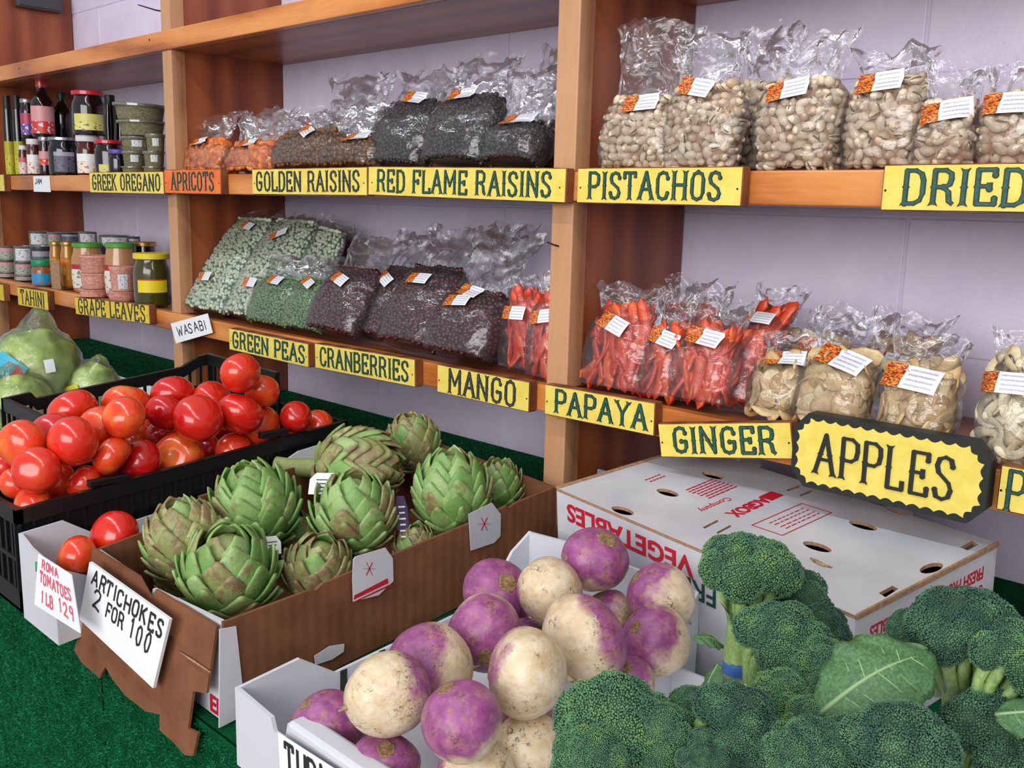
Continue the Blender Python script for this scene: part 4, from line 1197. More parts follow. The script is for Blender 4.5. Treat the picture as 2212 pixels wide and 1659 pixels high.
def bract_mesh(mat, tier, flare):
    """one fleshy scale wrapped over the globe, tip standing proud"""
    tip, cnt, ln = tier
    m = MB(); nu, nv = 8, 8
    hw0 = 0.5 * 2 * math.pi / cnt * 1.42
    def surf(u, v, inner):
        s = u * 2 - 1
        th = math.radians(tip + ln * (1 - v))
        wid = (0.62 + 0.38 * math.sin(math.pi * min(1, v * 1.3))) * (1 - 0.62 * max(0, (v - 0.62) / 0.38) ** 2.0)
        mid = math.radians(tip + ln * 0.45)
        az = s * hw0 * wid * math.sin(mid) / max(0.25, math.sin(max(th, 0.12))) if th > 0.12 else s * hw0 * wid
        az = max(-1.5, min(1.5, az))
        rho = 0.80 + 0.20 * v ** 1.2 + flare * max(0, v - 0.45) * 0.7 + 0.035 * (1 - s * s)
        rho -= 0.05 * abs(s) ** 2
        th2 = th + math.radians(5) * s * s * v - flare * 0.12 * v
        if inner: rho -= (0.10 * (1 - v * 0.55)) * (1 - 0.8 * s * s) + 0.012
        zz = 1.10 * rho * math.cos(th2)
        return Vector((rho * math.sin(th2) * math.sin(az), -rho * math.sin(th2) * math.cos(az), zz))
    m.grid(lambda u, v: surf(u, v, False), nu, nv, uv=True)
    o2 = len(m.v)
    m.grid(lambda u, v: surf(1 - u, v, True), nu, nv, uv=True)
    W = nu + 1
    for j in range(nv):
        m.f.append((j * W, (j + 1) * W, o2 + (j + 1) * W + nu, o2 + j * W + nu)); m.m.append(0)
        m.f.append(((j + 1) * W + nu, j * W + nu, o2 + j * W, o2 + (j + 1) * W)); m.m.append(0)
    for i in range(nu):
        m.f.append((nv * W + i, nv * W + i + 1, o2 + nv * W + nu - i - 1, o2 + nv * W + nu - i)); m.m.append(0)
    return m.mesh('bract', mat)
BR = {(b_, f_): [bract_mesh(M_ARTB if b_ else M_ART, t_, f_) for t_ in TIERS] for b_ in (0, 1) for f_ in (0.05, 0.22, 0.75)}
HEART = MB().lathe([(0.05, -0.9), (0.45, -0.80), (0.70, -0.45), (0.76, 0.0), (0.64, 0.45), (0.42, 0.74), (0.16, 0.92), (0, 0.95)], 16).mesh('heart', M_ARTB)
ASTEM = {s_: MB().tube([(0, 0, -0.7), (0.02, 0, -0.95), (0.06, 0.03, -0.95 - s_ * .6), (0.12, 0.05, -0.95 - s_)], [0.30, 0.24, 0.21, 0.22], 12).mesh('stem', M_ASTEM) for s_ in (0.3, 1.0)}
def artichoke(c, r, zdir, spin, brown, label, open_=0.15, stem=0.3, n=54):
    root = empty('artichoke', c, look_rot(zdir, spin))
    tag(root, label, 'artichoke', 'artichokes in the brown cardboard box')
    inst('heart', HEART, root, (0, 0, 0), None, r)
    inst('stem', ASTEM[stem], root, (0, 0, 0), None, r)
    rr = random.Random(int(abs(c[0]) * 1e5) & 0xffff)
    fl = 0.05 if open_ < 0.1 else (0.22 if open_ < 0.4 else 0.75)
    for ti, (tip, cnt, ln) in enumerate(TIERS):
        if ti == 0 and r < 0.03: continue
        for k in range(cnt):
            a = 2 * math.pi * (k + 0.5 * (ti % 2) + rr.uniform(-.10, .10)) / cnt + ti * 0.21
            M = Matrix.Rotation(a, 3, 'Z') @ Matrix.Rotation(rr.uniform(-.05, .05), 3, 'X')
            b_ = brown if rr.random() < 0.85 else 1 - brown
            s_ = rr.uniform(0.96, 1.05)
            inst('bract', BR[(b_, fl if ti < 5 or fl > 0.5 else 0.05)][ti], root, (0, 0, 0), M, (r * s_, r * s_, r * rr.uniform(0.97, 1.05)))
    return root
AR = [  # px, py, radius px, h, axis, brown, label, open
 (492, 1240, 108, .095, (0.12, 0.80, 0.50), 0, 'large green artichoke with open pointed bracts at the front of the box', .22),
 (395, 1180, 88, .085, (-0.15, 0.85, 0.2), 1, 'browned green artichoke leaning on the far wall behind the front one', .05),
 (300, 1200, 45, .06, (-0.3, 0.8, 0.1), 1, 'small brown artichoke deep in the front left corner', .05),
 (548, 1095, 98, .115, (-0.15, 0.85, 0.35), 0, 'green artichoke with browned tips in the middle left of the box', .15),
 (762, 1118, 96, .115, (0.05, 0.90, 0.40), 0, 'tight green artichoke with a flat closed crown in the box centre', .20),
 (690, 1225, 80, .07, (0.2, 0.7, 0.5), 1, 'yellow-brown artichoke sunk beside the near wall', .0),
 (770, 1010, 100, .13, (0.95, 0.05, 0.2), 1, 'artichoke lying on its side, stem pointing at the tomatoes', .0),
 (895, 955, 66, .125, (-0.1, 0.75, 0.2), 1, 'pale knobbly artichoke at the far back of the box', .05),
 (975, 1065, 95, .115, (-0.05, 0.85, 0.25), 0, 'smooth green artichoke with wide bracts near the back', .05),
 (1112, 1048, 54, .085, (0.05, 0.85, 0.3), 0, 'small dark green artichoke with spread leaves in the back corner', .55),
 (895, 1180, 52, .06, (0.1, 0.8, 0.4), 1, 'dull green artichoke low between the white tabs', .0),
 (640, 1160, 55, .055, (0.0, 0.8, 0.3), 1, 'shaded artichoke under the middle ones', .0),
]
its = []
for t in AR:
    c = at_h(t[0], t[1], t[3]); its.append((c, t[2] * c.length / F_PX))
cs = settle([(c, r * 0.90) for c, r in its], box=(-1.112, -0.812, 0.452, 0.962), hmin=-0.004)
for i, (c, (c0, r), t) in enumerate(zip(cs, its, AR)):
    artichoke(c, r * 0.93, vd(*t[4]), 1.3 * i, t[5], t[6], t[7], stem=1.0 if 'side' in t[6] else 0.3)
# paper tags round the artichokes
M_TAGP = plain('purple_tag_card', (70, 44, 92), 0.6)
def tag_card(px, py, h, w, hh, axis, mat, label, lines=3):
    c = at_h(px, py, h) * 0.985
    z = vd(*axis).normalized(); x = CU.cross(z).normalized(); y = z.cross(x)
    M = Matrix((x, y, z)).transposed()
    root = empty('paper_tag', c, M); tag(root, label, 'tag', 'paper tags on the artichokes')
    MB().prism([(-w, -hh), (w * .9, -hh), (w, hh * .3), (w * .55, hh), (-w * .6, hh), (-w, hh * .4)], 0, 0.0006).build('card', mat, root, smooth=False)
    m = MB()
    for i in range(lines):
        m.box((0, hh * (0.35 - 0.35 * i), 0.0008), (w * (1.1 - 0.2 * (i % 2)), hh * 0.10, 0.0002))
    m.build('print', M_BLKINK if mat is M_PAPER else M_PAPER, root, smooth=False)
tag_card(700, 1045, .145, .019, .014, (-0.1, 0.35, 0.9), M_PAPER, 'white paper tag between the two middle artichokes', 4)
tag_card(588, 1178, .10, .011, .011, (0.5, 0.3, 0.7), M_PAPER, 'white paper tag behind the front artichoke', 2)
tag_card(868, 1108, .10, .008, .022, (0.3, 0.3, 0.8), M_TAGP, 'purple paper tag between the green artichokes', 6)
# ================================================================== broccoli
def at_d(px, py, d):
    return Vector(ray(px, py) * d)
def mat_floret():
    t = NT('broccoli_buds'); v = t.coords('Object')
    oi = t.n('ShaderNodeObjectInfo')
    n = t.math('ADD', t.noise(v, 2.2, 3), t.math('MULTIPLY', t.noise(v, 34, 2), 0.22))
    n = t.math('ADD', n, t.math('MULTIPLY', t.math('SUBTRACT', oi.outputs['Random'], 0.5), 0.25))
    t.set(color=t.ramp(n, [(0.42, srgb(56, 88, 76)), (0.60, srgb(82, 122, 94)), (0.78, srgb(102, 146, 96)), (0.98, srgb(146, 164, 76))]), rough=0.65, spec=0.3)
    return t.m
M_BUD = mat_floret()
M_BASEG = mottled('broccoli_crown_base', (38, 64, 44), (60, 94, 60), 5, 0.8)
M_STALK = mottled('broccoli_stalk', (120, 156, 86), (160, 186, 116), 9, 0.5, 0.15, 40)
M_BLEAF = None
def mat_leaf():
    t = NT('broccoli_leaf'); v = t.coords('Object')
    f = t.noise(v, 40, 4)
    t.set(color=t.ramp(f, [(0.35, srgb(58, 98, 58)), (0.65, srgb(92, 132, 82))]), rough=0.5)
    t.bump(t.noise(v, 90, 3), 0.3, 0.002)
    return t.m
M_BLEAF = mat_leaf()
M_RIB = plain('pale_leaf_rib', (142, 172, 122), 0.5)
M_BAND = plain('blue_rubber_band', (58, 104, 178), 0.5)
_t = (1 + 5 ** 0.5) / 2
ICO_V = [Vector(p).normalized() for p in ((-1, _t, 0), (1, _t, 0), (-1, -_t, 0), (1, -_t, 0), (0, -1, _t), (0, 1, _t), (0, -1, -_t), (0, 1, -_t), (_t, 0, -1), (_t, 0, 1), (-_t, 0, -1), (-_t, 0, 1))]
ICO_F = [(0, 11, 5), (0, 5, 1), (0, 1, 7), (0, 7, 10), (0, 10, 11), (1, 5, 9), (5, 11, 4), (11, 10, 2), (10, 7, 6), (7, 1, 8), (3, 9, 4), (3, 4, 2), (3, 2, 6), (3, 6, 8), (3, 8, 9), (4, 9, 5), (2, 4, 11), (6, 2, 10), (8, 6, 7), (9, 8, 1)]
ICO_NP = np.array([list(p) for p in ICO_V]); ICO_FN = np.array(ICO_F)
def fib(n, cap=math.pi):
    out = []
    for i in range(n):
        c = 1 - (1 - math.cos(cap)) * (i + 0.5) / n
        s = math.sqrt(max(0, 1 - c * c)); a = i * 2.399963
        out.append(Vector((s * math.cos(a), s * math.sin(a), c)))
    return out
def balls_mesh(name, centres, radii, mat, rots=None, base=None, baseF=None):
    """many tiny balls in one mesh (a mass nobody could count)"""
    B = ICO_NP if base is None else base; Fc = ICO_FN if baseF is None else baseF
    C = np.array([list(c) for c in centres]); R = np.array(radii)
    if rots is None: V = (B[None, :, :] * R.reshape(-1, 1, 1) + C[:, None, :])
    else: V = np.einsum('nij,kj->nki', rots, B) * R.reshape(-1, 1, 1) + C[:, None, :]
    V = V.reshape(-1, 3)
    Fs = (Fc[None, :, :] + (np.arange(len(C)) * len(B))[:, None, None]).reshape(-1, Fc.shape[1])
    me = bpy.data.meshes.new(name)
    me.vertices.add(len(V)); me.vertices.foreach_set('co', V.ravel())
    k = Fc.shape[1]
    me.loops.add(Fs.size); me.loops.foreach_set('vertex_index', Fs.ravel().astype(np.int32))
    me.polygons.add(len(Fs)); me.polygons.foreach_set('loop_start', np.arange(0, Fs.size, k, dtype=np.int32))
    me.polygons.foreach_set('use_smooth', np.ones(len(Fs), dtype=bool))
    me.update(); me.validate()
    me.materials.append(mat)
    return me
def broccoli_variant(seed, nd=13):
    rr = random.Random(seed)
    dirs = fib(nd, 1.5)
    domes = []
    for d in dirs:
        d = (d + Vector((rr.uniform(-.12, .12), rr.uniform(-.12, .12), rr.uniform(-.08, .08)))).normalized()
        R = rr.uniform(0.36, 0.48); L = rr.uniform(0.58, 0.68)
        domes.append((Vector((d.x * L * 1.02, d.y * L * 1.02, d.z * L * 0.72)), R, d))
    cs, rs = [], []
    for i, (c, R, d) in enumerate(domes):
        for q in fib(1250):
            if q.dot(d) < -0.25: continue
            p = c + q * R * (1 + 0.10 * noise.noise(q * 3.1 + Vector((i, 0, 0))) + 0.10 * abs(noise.noise(q * 7 + Vector((0, i, 0)))))
            if any((p - c2).length < R2 * 0.93 for j, (c2, R2, _) in enumerate(domes) if j != i): continue
            cs.append(p + Vector((rr.uniform(-1, 1), rr.uniform(-1, 1), rr.uniform(-1, 1))) * 0.012)
            rs.append(rr.uniform(0.014, 0.024))
    buds = balls_mesh('buds', cs, rs, M_BUD)
    m = MB()
    for (c, R, d) in domes:
        m.lathe([(0, -R * 0.95), (R * 0.6, -R * 0.7), (R * 0.96, 0), (R * 0.66, R * 0.7), (0, R * 0.96)], 12, c=tuple(c))
    base = m.mesh('crown_base', M_BASEG)
    st = MB()
    root = Vector((0, 0, -1.25))
    for (c, R, d) in domes:
        midp = root.lerp(c, 0.55) + Vector((d.x, d.y, 0)) * 0.14
        st.tube([root + Vector((d.x, d.y, 0)) * 0.10, midp, c - d * R * 0.2], [0.15, 0.12, 0.17], 7)
    st.tube([(0, 0, -0.75), root, (0.03, 0, -1.75), (0.0, 0.02, -2.15)], [0.24, 0.32, 0.30, 0.30], 12)
    stalk = st.mesh('stalk', M_STALK)
    return buds, base, stalk
BV = [broccoli_variant(s, n) for s, n in ((1, 13), (5, 11), (9, 15), (12, 12))]
def head(root, c, r, up, var, spin, stalk=True, squash=1.0):
    """one head: stalk part carrying its crown"""
    R = look_rot(up, spin)
    org = Vector(root.location) - Vector((0, 0, ZO))
    p = Vector(c) - org
    s = inst('stalk', BV[var][2], root, p, R, r)
    inst('crown_base', BV[var][1], s)
    b = inst('buds', BV[var][0], s); b['kind'] = 'stuff'
    return s
def bunch(label, heads, band=None, leaves=()):
    c0 = sum((Vector(h[0]) for h in heads), Vector()) / len(heads)
    base = Vector((c0.x, c0.y, turf(c0.y) + 0.03))
    root = empty('broccoli_bunch', base)
    tag(root, label, 'broccoli', 'bunches of broccoli piled at the front right')
    for h in heads: head(root, *h)
    if band:
        hc, hr, hup = heads[0][0], heads[0][1], Vector(heads[0][2]).normalized()
        c, r, up, hgt = Vector(hc) - hup * hr * 1.95, hr * 0.31, hup, 0.45
        m = MB().lathe([(1.0, -hgt), (1.06, -hgt * .6), (1.05, 0), (1.06, hgt * .6), (1.0, hgt), (0.97, 0)], 24, caps=False)
        o = m.build('rubber_band', M_BAND, root, Vector(c) - base, look_rot(up)); o.scale = (r, r, r)
    for (c, size, xdir, ndir, curl) in leaves:
        m = MB()
        def fn(u, v):
            w = 0.36 * math.sin(math.pi * min(1, v * 0.92 + 0.05)) ** 0.8 * (1 + 0.07 * math.sin(v * 34))
            s = (u - 0.5) * 2
            return Vector((v, s * w, -0.30 * abs(s) ** 1.4 * w + curl * math.sin(v * math.pi) + 0.035 * math.sin(v * 22 + s * 5) * abs(s)))
        m.grid(fn, 12, 24)
        ex = Vector(xdir).normalized(); nz = Vector(ndir); nz = (nz - ex * nz.dot(ex)).normalized(); ey = nz.cross(ex)
        M = Matrix((ex, ey, nz)).transposed()
        o = m.build('leaf', M_BLEAF, root, Vector(c) - base, M); o.scale = (size, size, size)
        md = o.modifiers.new('thick', 'SOLIDIFY'); md.thickness = 0.012
        rb = MB().tube([(v / 10, 0, curl * math.sin(v / 10 * math.pi) + 0.008) for v in range(0, 11)], [0.024 - 0.0021 * v for v in range(11)], 6)
        for k in range(2, 9):
            for s in (-1, 1):
                v0 = k / 10
                def lz(v_, y_):
                    w_ = 0.36 * math.sin(math.pi * min(1, v_ * 0.92 + 0.05)) ** 0.8; s_ = min(1, abs(y_) / max(w_, .05))
                    return curl * math.sin(v_ * math.pi) - 0.30 * s_ ** 1.4 * w_ + .007
                w1 = 0.36 * math.sin(math.pi * min(1, (v0 + .1) * 0.92 + 0.05)) ** 0.8
                rb.tube([(v0, 0, lz(v0, 0)), (v0 + .05, s * w1 * .38, lz(v0 + .05, w1 * .38)), (v0 + .09, s * w1 * .75, lz(v0 + .09, w1 * .75))], [.008, .006, .003], 5)
        rb.build('midrib', M_RIB, o)
    return root
UPW = Vector((0, 0, 1))
def mixdir(a, b, c): return vd(a, b, c)
tray_r = (-0.493, -0.06, 0.36, 0.765)
_org = Vector((-0.28, 0.56, turf(0.56)))
root = empty('produce_tray', Vector((-0.28, 0.60, turf(0.60) + 0.001)), (TILT, 0, 0))  # unseen tray added under the broccoli so the bunches have support
tag(root, 'added low white tray under the piled broccoli', 'tray')
for nm, c, s in (('bottom', (0, 0, .003), (.42, .33, .005)), ('end_wall', (0, -.163, .028), (.42, .004, .05)), ('end_wall', (0, .163, .028), (.42, .004, .05)), ('side_wall', (-.208, 0, .028), (.004, .322, .05)), ('side_wall', (.208, 0, .028), (.004, .322, .05))):
    bbox(nm, c, s, 0.0008, M_WTRAY, root)

def H(px, py, d, rpx, up, var, spin): 
    c = at_d(px, py, d); return (c, rpx * d / F_PX, vd(*up), var, spin)
bunch('tall broccoli bunch with a blue band standing against the white carton',
      [H(1612, 1240, .80, 102, (0.05, 0.95, 0.10), 0, 0.3), H(1712, 1300, .84, 78, (0.35, 0.85, -0.1), 1, 1.0), H(1692, 1398, .76, 100, (0.35, 0.80, 0.35), 2, 2.0), H(1770, 1365, .82, 66, (0.5, 0.7, 0.1), 3, 2.9)],
      (at_d(1572, 1492, .79), .024, vd(0.1, 0.95, 0.2), 0.36), [(at_d(1562, 1395, .79), .026, vd(-0.9, 0.25, 0.2), vd(0.1, 0.9, 0.3), 0.16), (at_d(1552, 1435, .78), .036, vd(-0.35, -0.8, 0.2), vd(-0.9, 0.3, 0.3), 0.08)])
bunch('broccoli bunch with pale thick stalks and a blue band at the right edge',
      [H(2078, 1372, .72, 104, (-0.02, 0.98, 0.1), 2, 0.4), H(2180, 1440, .70, 92, (0.45, 0.85, 0.1), 1, 1.3), H(1975, 1375, .75, 58, (-0.4, 0.85, 0.1), 3, 0.8)],
      (at_d(2066, 1618, .70), .027, vd(-0.05, 0.95, 0.2), 0.34), [(at_d(2150, 1545, .66), .05, vd(0.8, 0.1, 0.4), vd(-0.1, 0.8, 0.5), 0.08)])
bunch('broccoli head under a large folded green leaf with a white rib',
      [H(1772, 1455, .74, 80, (-0.1, 0.85, 0.2), 3, 0.2), H(1800, 1515, .70, 58, (-0.5, 0.5, 0.5), 1, 1.1), H(1905, 1500, .72, 60, (0.2, 0.9, 0.2), 0, 2.2)],
      None, [(at_d(1770, 1545, .655), .082, vd(0.86, 0.42, -0.1), vd(-0.3, 0.62, 0.72), 0.20)])
bunch('wide broccoli crown at the front beside the cream turnips',
      [H(1328, 1582, .63, 120, (-0.1, 0.80, 0.45), 2, 0.9), H(1275, 1655, .60, 80, (-0.4, 0.55, 0.65), 0, 0.2), H(1432, 1600, .62, 78, (0.35, 0.7, 0.5), 1, 2.0)])
bunch('bluish dark broccoli crown standing on edge in the middle front',
      [H(1590, 1580, .62, 100, (0.55, 0.55, 0.35), 2, 1.9), H(1500, 1545, .66, 62, (-0.2, 0.9, 0.2), 3, 0.7), H(1530, 1655, .60, 66, (0.0, 0.5, 0.8), 1, 0.1)])
bunch('two dark broccoli crowns sunk in the shadow between the bunches',
      [H(1700, 1530, .70, 80, (0.1, 0.85, 0.35), 0, 0.5), H(1755, 1580, .67, 72, (0.2, 0.8, 0.45), 1, 2.5)])
bunch('broccoli bunch cut off by the lower picture edge',
      [H(1745, 1650, .60, 92, (-0.2, 0.85, 0.40), 3, 1.5), H(1945, 1640, .60, 112, (0.1, 0.85, 0.45), 2, 2.6), H(1845, 1630, .62, 80, (0.0, 0.9, 0.3), 0, 0.9)])
bunch('shaded broccoli at the lower right corner', [H(2150, 1610, .70, 105, (0.3, 0.8, 0.3), 1, 0.3)])

# ================================================================== bagged lettuce in the far tray
def film_mat(name, haze=0.05, tint=(1, 1, 1), gloss=0.10, rough=0.10, bscale=60, bstr=0.35):
    t = NT(name)
    t.t.nodes.remove(t.b)
    tr = t.n('ShaderNodeBsdfTransparent'); tr.inputs[0].default_value = (tint[0], tint[1], tint[2], 1)
    gl = t.n('ShaderNodeBsdfGlossy'); gl.inputs['Roughness'].default_value = rough; gl.inputs['Color'].default_value = (1, 1, 1, 1)
    df = t.n('ShaderNodeBsdfDiffuse'); df.inputs[0].default_value = (0.9, 0.9, 0.95, 1)
    lw = t.n('ShaderNodeLayerWeight'); lw.inputs['Blend'].default_value = 0.35
    v = t.coords('Object')
    bp = t.n('ShaderNodeBump'); bp.inputs['Strength'].default_value = bstr; bp.inputs['Distance'].default_value = 0.003
    t.l(t.noise(v, bscale, 3, 0.6, 1.5), bp.inputs['Height'])
    t.l(bp.outputs[0], gl.inputs['Normal']); t.l(bp.outputs[0], lw.inputs['Normal'])
    f = t.math('ADD', t.math('MULTIPLY', lw.outputs['Fresnel'], 0.72), gloss, True)
    m1 = t.n('ShaderNodeMixShader'); t.l(f, m1.inputs[0]); t.l(tr.outputs[0], m1.inputs[1]); t.l(gl.outputs[0], m1.inputs[2])
    m2 = t.n('ShaderNodeMixShader'); m2.inputs[0].default_value = haze; t.l(m1.outputs[0], m2.inputs[1]); t.l(df.outputs[0], m2.inputs[2])
    t.l(m2.outputs[0], t.out.inputs['Surface'])
    return t.m
M_FILM = film_mat('clear_bag_film', 0.03, (0.985, 0.985, 0.995), 0.022, 0.045, 90, 0.28)
M_LFILM = film_mat('lettuce_bag_film', 0.03, (0.98, 1.0, 0.98), 0.015, 0.08, 70, 0.5)
M_LETT = NT('iceberg_lettuce')
_v = M_LETT.coords('Object')
M_LETT.set(color=M_LETT.ramp(M_LETT.noise(_v, 16, 5), [(0.3, srgb(138, 168, 66)), (0.55, srgb(180, 204, 104)), (0.75, srgb(212, 222, 150))]), rough=0.45)
M_LETT.bump(M_LETT.noise(_v, 40, 4), 0.5, 0.006); M_LETT = M_LETT.m
M_CYAN = plain('cyan_bag_print', (70, 178, 206), 0.4); M_NAVY = plain('navy_bag_print', (44, 50, 140), 0.4); M_REDB = plain('red_bag_print', (206, 44, 44), 0.4); M_YELB = plain('yellow_bag_print', (214, 206, 60), 0.4)
def lettuce(px, py, h, rpx, label, tuft=(0, 0.3, 0.2), prints=(), seed=0):
    c = at_h(px, py, h); r = rpx * c.length / F_PX
    root = empty('bagged_lettuce', c); tag(root, label, 'lettuce', 'bagged lettuces in the far white tray')
    m = MB()
    def fn(u, v):
        a, b = u * 2 * math.pi, (v - 0.5) * math.pi
        d = Vector((math.cos(a) * math.cos(b), math.sin(a) * math.cos(b), math.sin(b) * 0.92))
        n = noise.noise(d * 2.2 + Vector((seed, 0, 0))) * 0.10 + abs(noise.noise(d * 4 + Vector((0, seed, 3)))) * 0.10
        return d * r * (0.92 + n)
    m.grid(fn, 40, 24, closeu=True); m.build('head', M_LETT, root)
    td = vd(*tuft).normalized()
    m = MB()
    def fn2(u, v):
        a, b = u * 2 * math.pi, (v - 0.5) * math.pi
        d = Vector((math.cos(a) * math.cos(b), math.sin(a) * math.cos(b), math.sin(b) * 0.95))
        k = max(0, d.dot(td)); n = noise.noise(d * 5 + Vector((seed, 5, 0))) * 0.06 + noise.noise(d * 13) * 0.03
        p = d * r * (1.03 + n)
        if k > 0.86: p = p + td * r * (k - 0.86) * 4.5
        return p
    m.grid(fn2, 56, 36, closeu=True); m.build('bag_film', M_LFILM, root)
    for (a, b, w, hh, mat, rot) in prints:
        z = vd(a, b, math.sqrt(max(0.05, 1 - a * a - b * b))).normalized(); x = CU.cross(z).normalized(); y = z.cross(x)
        x, y = x * math.cos(rot) + y * math.sin(rot), -x * math.sin(rot) + y * math.cos(rot)
        m = MB()
        def fp(u, v):
            q = z + x * (u - .5) * 2 * w + y * (v - .5) * 2 * hh
            return q.normalized() * r * 1.09
        m.grid(fp, 8, 6); m.build('printed_patch', mat, root)
    return root
lettuce(78, 792, .135, 82, 'large bagged lettuce with a blue and red printed patch', (0.1, 0.9, 0.1),
        [(-0.10, -0.05, .36, .24, M_CYAN, -0.6), (-0.55, -0.18, .18, .13, M_NAVY, 0.3), (0.15, -0.25, .20, .12, M_REDB, -0.8), (0.66, 0.0, .10, .14, M_PAPER, 0.2)], 1)
lettuce(196, 832, .085, 52, 'small bagged lettuce with a yellow and navy patch behind the crate', (0.3, 0.5, 0.3), [(-0.35, -0.15, .4, .10, M_YELB, 0.3), (0.0, -0.32, .3, .10, M_NAVY, 0.2)], 2)
lettuce(42, 868, .085, 62, 'pale bagged lettuce low at the left behind the crate', (0.0, 0.8, 0.5), [], 3)
lettuce(-14, 930, .085, 44, 'green wrapped lettuce at the left picture edge beside the crate', (0.5, 0.2, 0.3), [], 4)
pa = at_h(154, 783, .095); pb = at_h(280, 817, .095)
y1 = (pa.y + pb.y) / 2
wax_tray('white tray of bagged lettuces at the far left', -2.85, -1.75, 0.50, y1, [(0.5, .09), (y1, .098)], [(0.5, .09), (y1, .095)], [(-2.85, .09), (-1.75, .09)], [(-2.85, .098), (-1.75, .095)])
# ================================================================== clear bags of dried fruit and nuts
def proj(p):
    c = CAM_ROWS @ np.array(p); return IMG_W / 2 + F_PX * c[0] / c[2], IMG_H / 2 + F_PX * c[1] / c[2]
def find_len(B, d, py, lo=0.01, hi=0.5):
    for _ in range(40):
        m_ = (lo + hi) / 2
        if proj(B + d * m_)[1] > py: lo = m_
        else: hi = m_
    return lo
def mat_label():
    t = NT('printed_food_label'); tc = t.n('ShaderNodeTexCoord'); uv = tc.outputs['UV']
    sep = t.n('ShaderNodeSeparateXYZ'); t.l(uv, sep.inputs[0])
    oi = t.n('ShaderNodeObjectInfo')
    vo = t.n('ShaderNodeTexVoronoi'); vo.inputs['Scale'].default_value = 24; t.l(uv, vo.inputs['Vector'])
    sc_ = t.n('ShaderNodeSeparateColor'); t.l(vo.outputs['Color'], sc_.inputs[0])
    pic = t.ramp(sc_.outputs[0], [(0.0, srgb(90, 20, 24)), (0.25, srgb(190, 40, 30)), (0.5, srgb(226, 110, 36)), (0.75, srgb(232, 176, 60)), (1.0, srgb(120, 60, 36))])
    v = t.math('FRACT', t.math('MULTIPLY', sep.outputs[1], 4.6))
    ln = t.math('MULTIPLY', t.math('GREATER_THAN', v, 0.62), t.math('MULTIPLY', t.math('GREATER_THAN', sep.outputs[0], 0.46), t.math('LESS_THAN', sep.outputs[0], 0.93)))
    n = t.n('ShaderNodeTexNoise'); n.inputs['Scale'].default_value = 40; t.l(uv, n.inputs['Vector'])
    ln = t.math('MULTIPLY', ln, t.math('GREATER_THAN', n.outputs['Fac'], 0.42))
    txt = t.mix(t.math('MULTIPLY', ln, 0.55), srgb(238, 238, 244), srgb(96, 96, 120))
    c = t.mix(t.math('LESS_THAN', sep.outputs[0], 0.40), txt, pic)
    t.set(color=c, rough=0.4, coat=0.1)
    return t.m
M_LABEL = mat_label()
def mat_pist():
    t = NT('pistachio_shell'); v = t.coords('Object'); oi = t.n('ShaderNodeObjectInfo')
    f = t.math('ADD', t.math('MULTIPLY', oi.outputs['Random'], 0.7), t.math('MULTIPLY', t.noise(v, 3, 3), 0.4))
    t.set(color=t.ramp(f, [(0.2, srgb(202, 172, 140)), (0.6, srgb(222, 200, 170)), (1.0, srgb(234, 218, 194))]), rough=0.4)
    return t.m
M_PIST = mat_pist(); M_KERN = mottled('pistachio_kernel', (112, 84, 60), (120, 116, 62), 6, 0.7)
def pist_mesh():
    m = MB(); n = 12
    prof = [(0.0, -1.0), (0.42, -0.82), (0.66, -0.4), (0.72, 0.05), (0.60, 0.5), (0.34, 0.85), (0.0, 1.0)]
    o = m.lathe(prof, n, caps=False)
    m.m = []
    for j in range(len(prof) - 1):
        for k in range(n): m.m.append(1 if (k == 0 and j >= 2) else 0)
    m.v = [((x * (0.95 if not (0 < x and abs(y) < 0.2 and z > -0.3) else 0.86)), y * 0.88, z) for x, y, z in m.v]
    return m.mesh('pistachio', [M_PIST, M_KERN])
PIST = pist_mesh()
def fruit_mat(name, c1, c2, c3, rough=0.3, sss=0.15, scale=60, coat=0.3):
    t = NT(name); v = t.coords('Object'); oi = t.n('ShaderNodeObjectInfo')
    f = t.math('ADD', t.math('MULTIPLY', oi.outputs['Random'], 0.4), t.math('MULTIPLY', t.noise(v, scale, 4), 0.7))
    t.set(color=t.ramp(f, [(0.3, srgb(c1)), (0.55, srgb(c2)), (0.85, srgb(c3))]), rough=rough, coat=coat, coat_rough=0.2)
    t.bump(t.noise(v, scale * 3, 4), 0.4, 0.003)
    return t.m
M_APR = fruit_mat('dried_apricot', (196, 84, 22), (222, 116, 40), (236, 150, 80), scale=3)
M_PAP = fruit_mat('dried_papaya', (192, 44, 14), (214, 68, 26), (230, 104, 50), scale=3)
M_MAN = fruit_mat('dried_mango', (194, 44, 20), (216, 64, 34), (230, 100, 66), scale=3)
M_GIN = fruit_mat('dried_ginger', (182, 142, 88), (206, 172, 118), (226, 204, 160), scale=3, rough=0.45)
M_APP = fruit_mat('dried_apple', (206, 184, 140), (226, 210, 172), (240, 230, 204), scale=3, rough=0.5)
def soft(name, c1, c2, scale, rough=0.55): return mottled(name, c1, c2, scale, rough, 0.5, scale * 2, coat=0.1)
M_WAS = soft('wasabi_pea_coat', (176, 196, 160), (232, 236, 220), 120); M_WASD = plain('wasabi_gap', (44, 92, 58), 0.7)
M_GPE = soft('dried_green_pea', (70, 118, 66), (140, 168, 116), 190); M_GPED = plain('green_pea_gap', (44, 78, 40), 0.7)
M_RAI = soft('dark_raisin', (26, 18, 20), (60, 46, 46), 160, 0.4); M_CRA = soft('dried_cranberry', (44, 10, 14), (92, 28, 32), 120, 0.3); M_GRA = soft('golden_raisin', (88, 52, 18), (136, 92, 40), 120, 0.4)
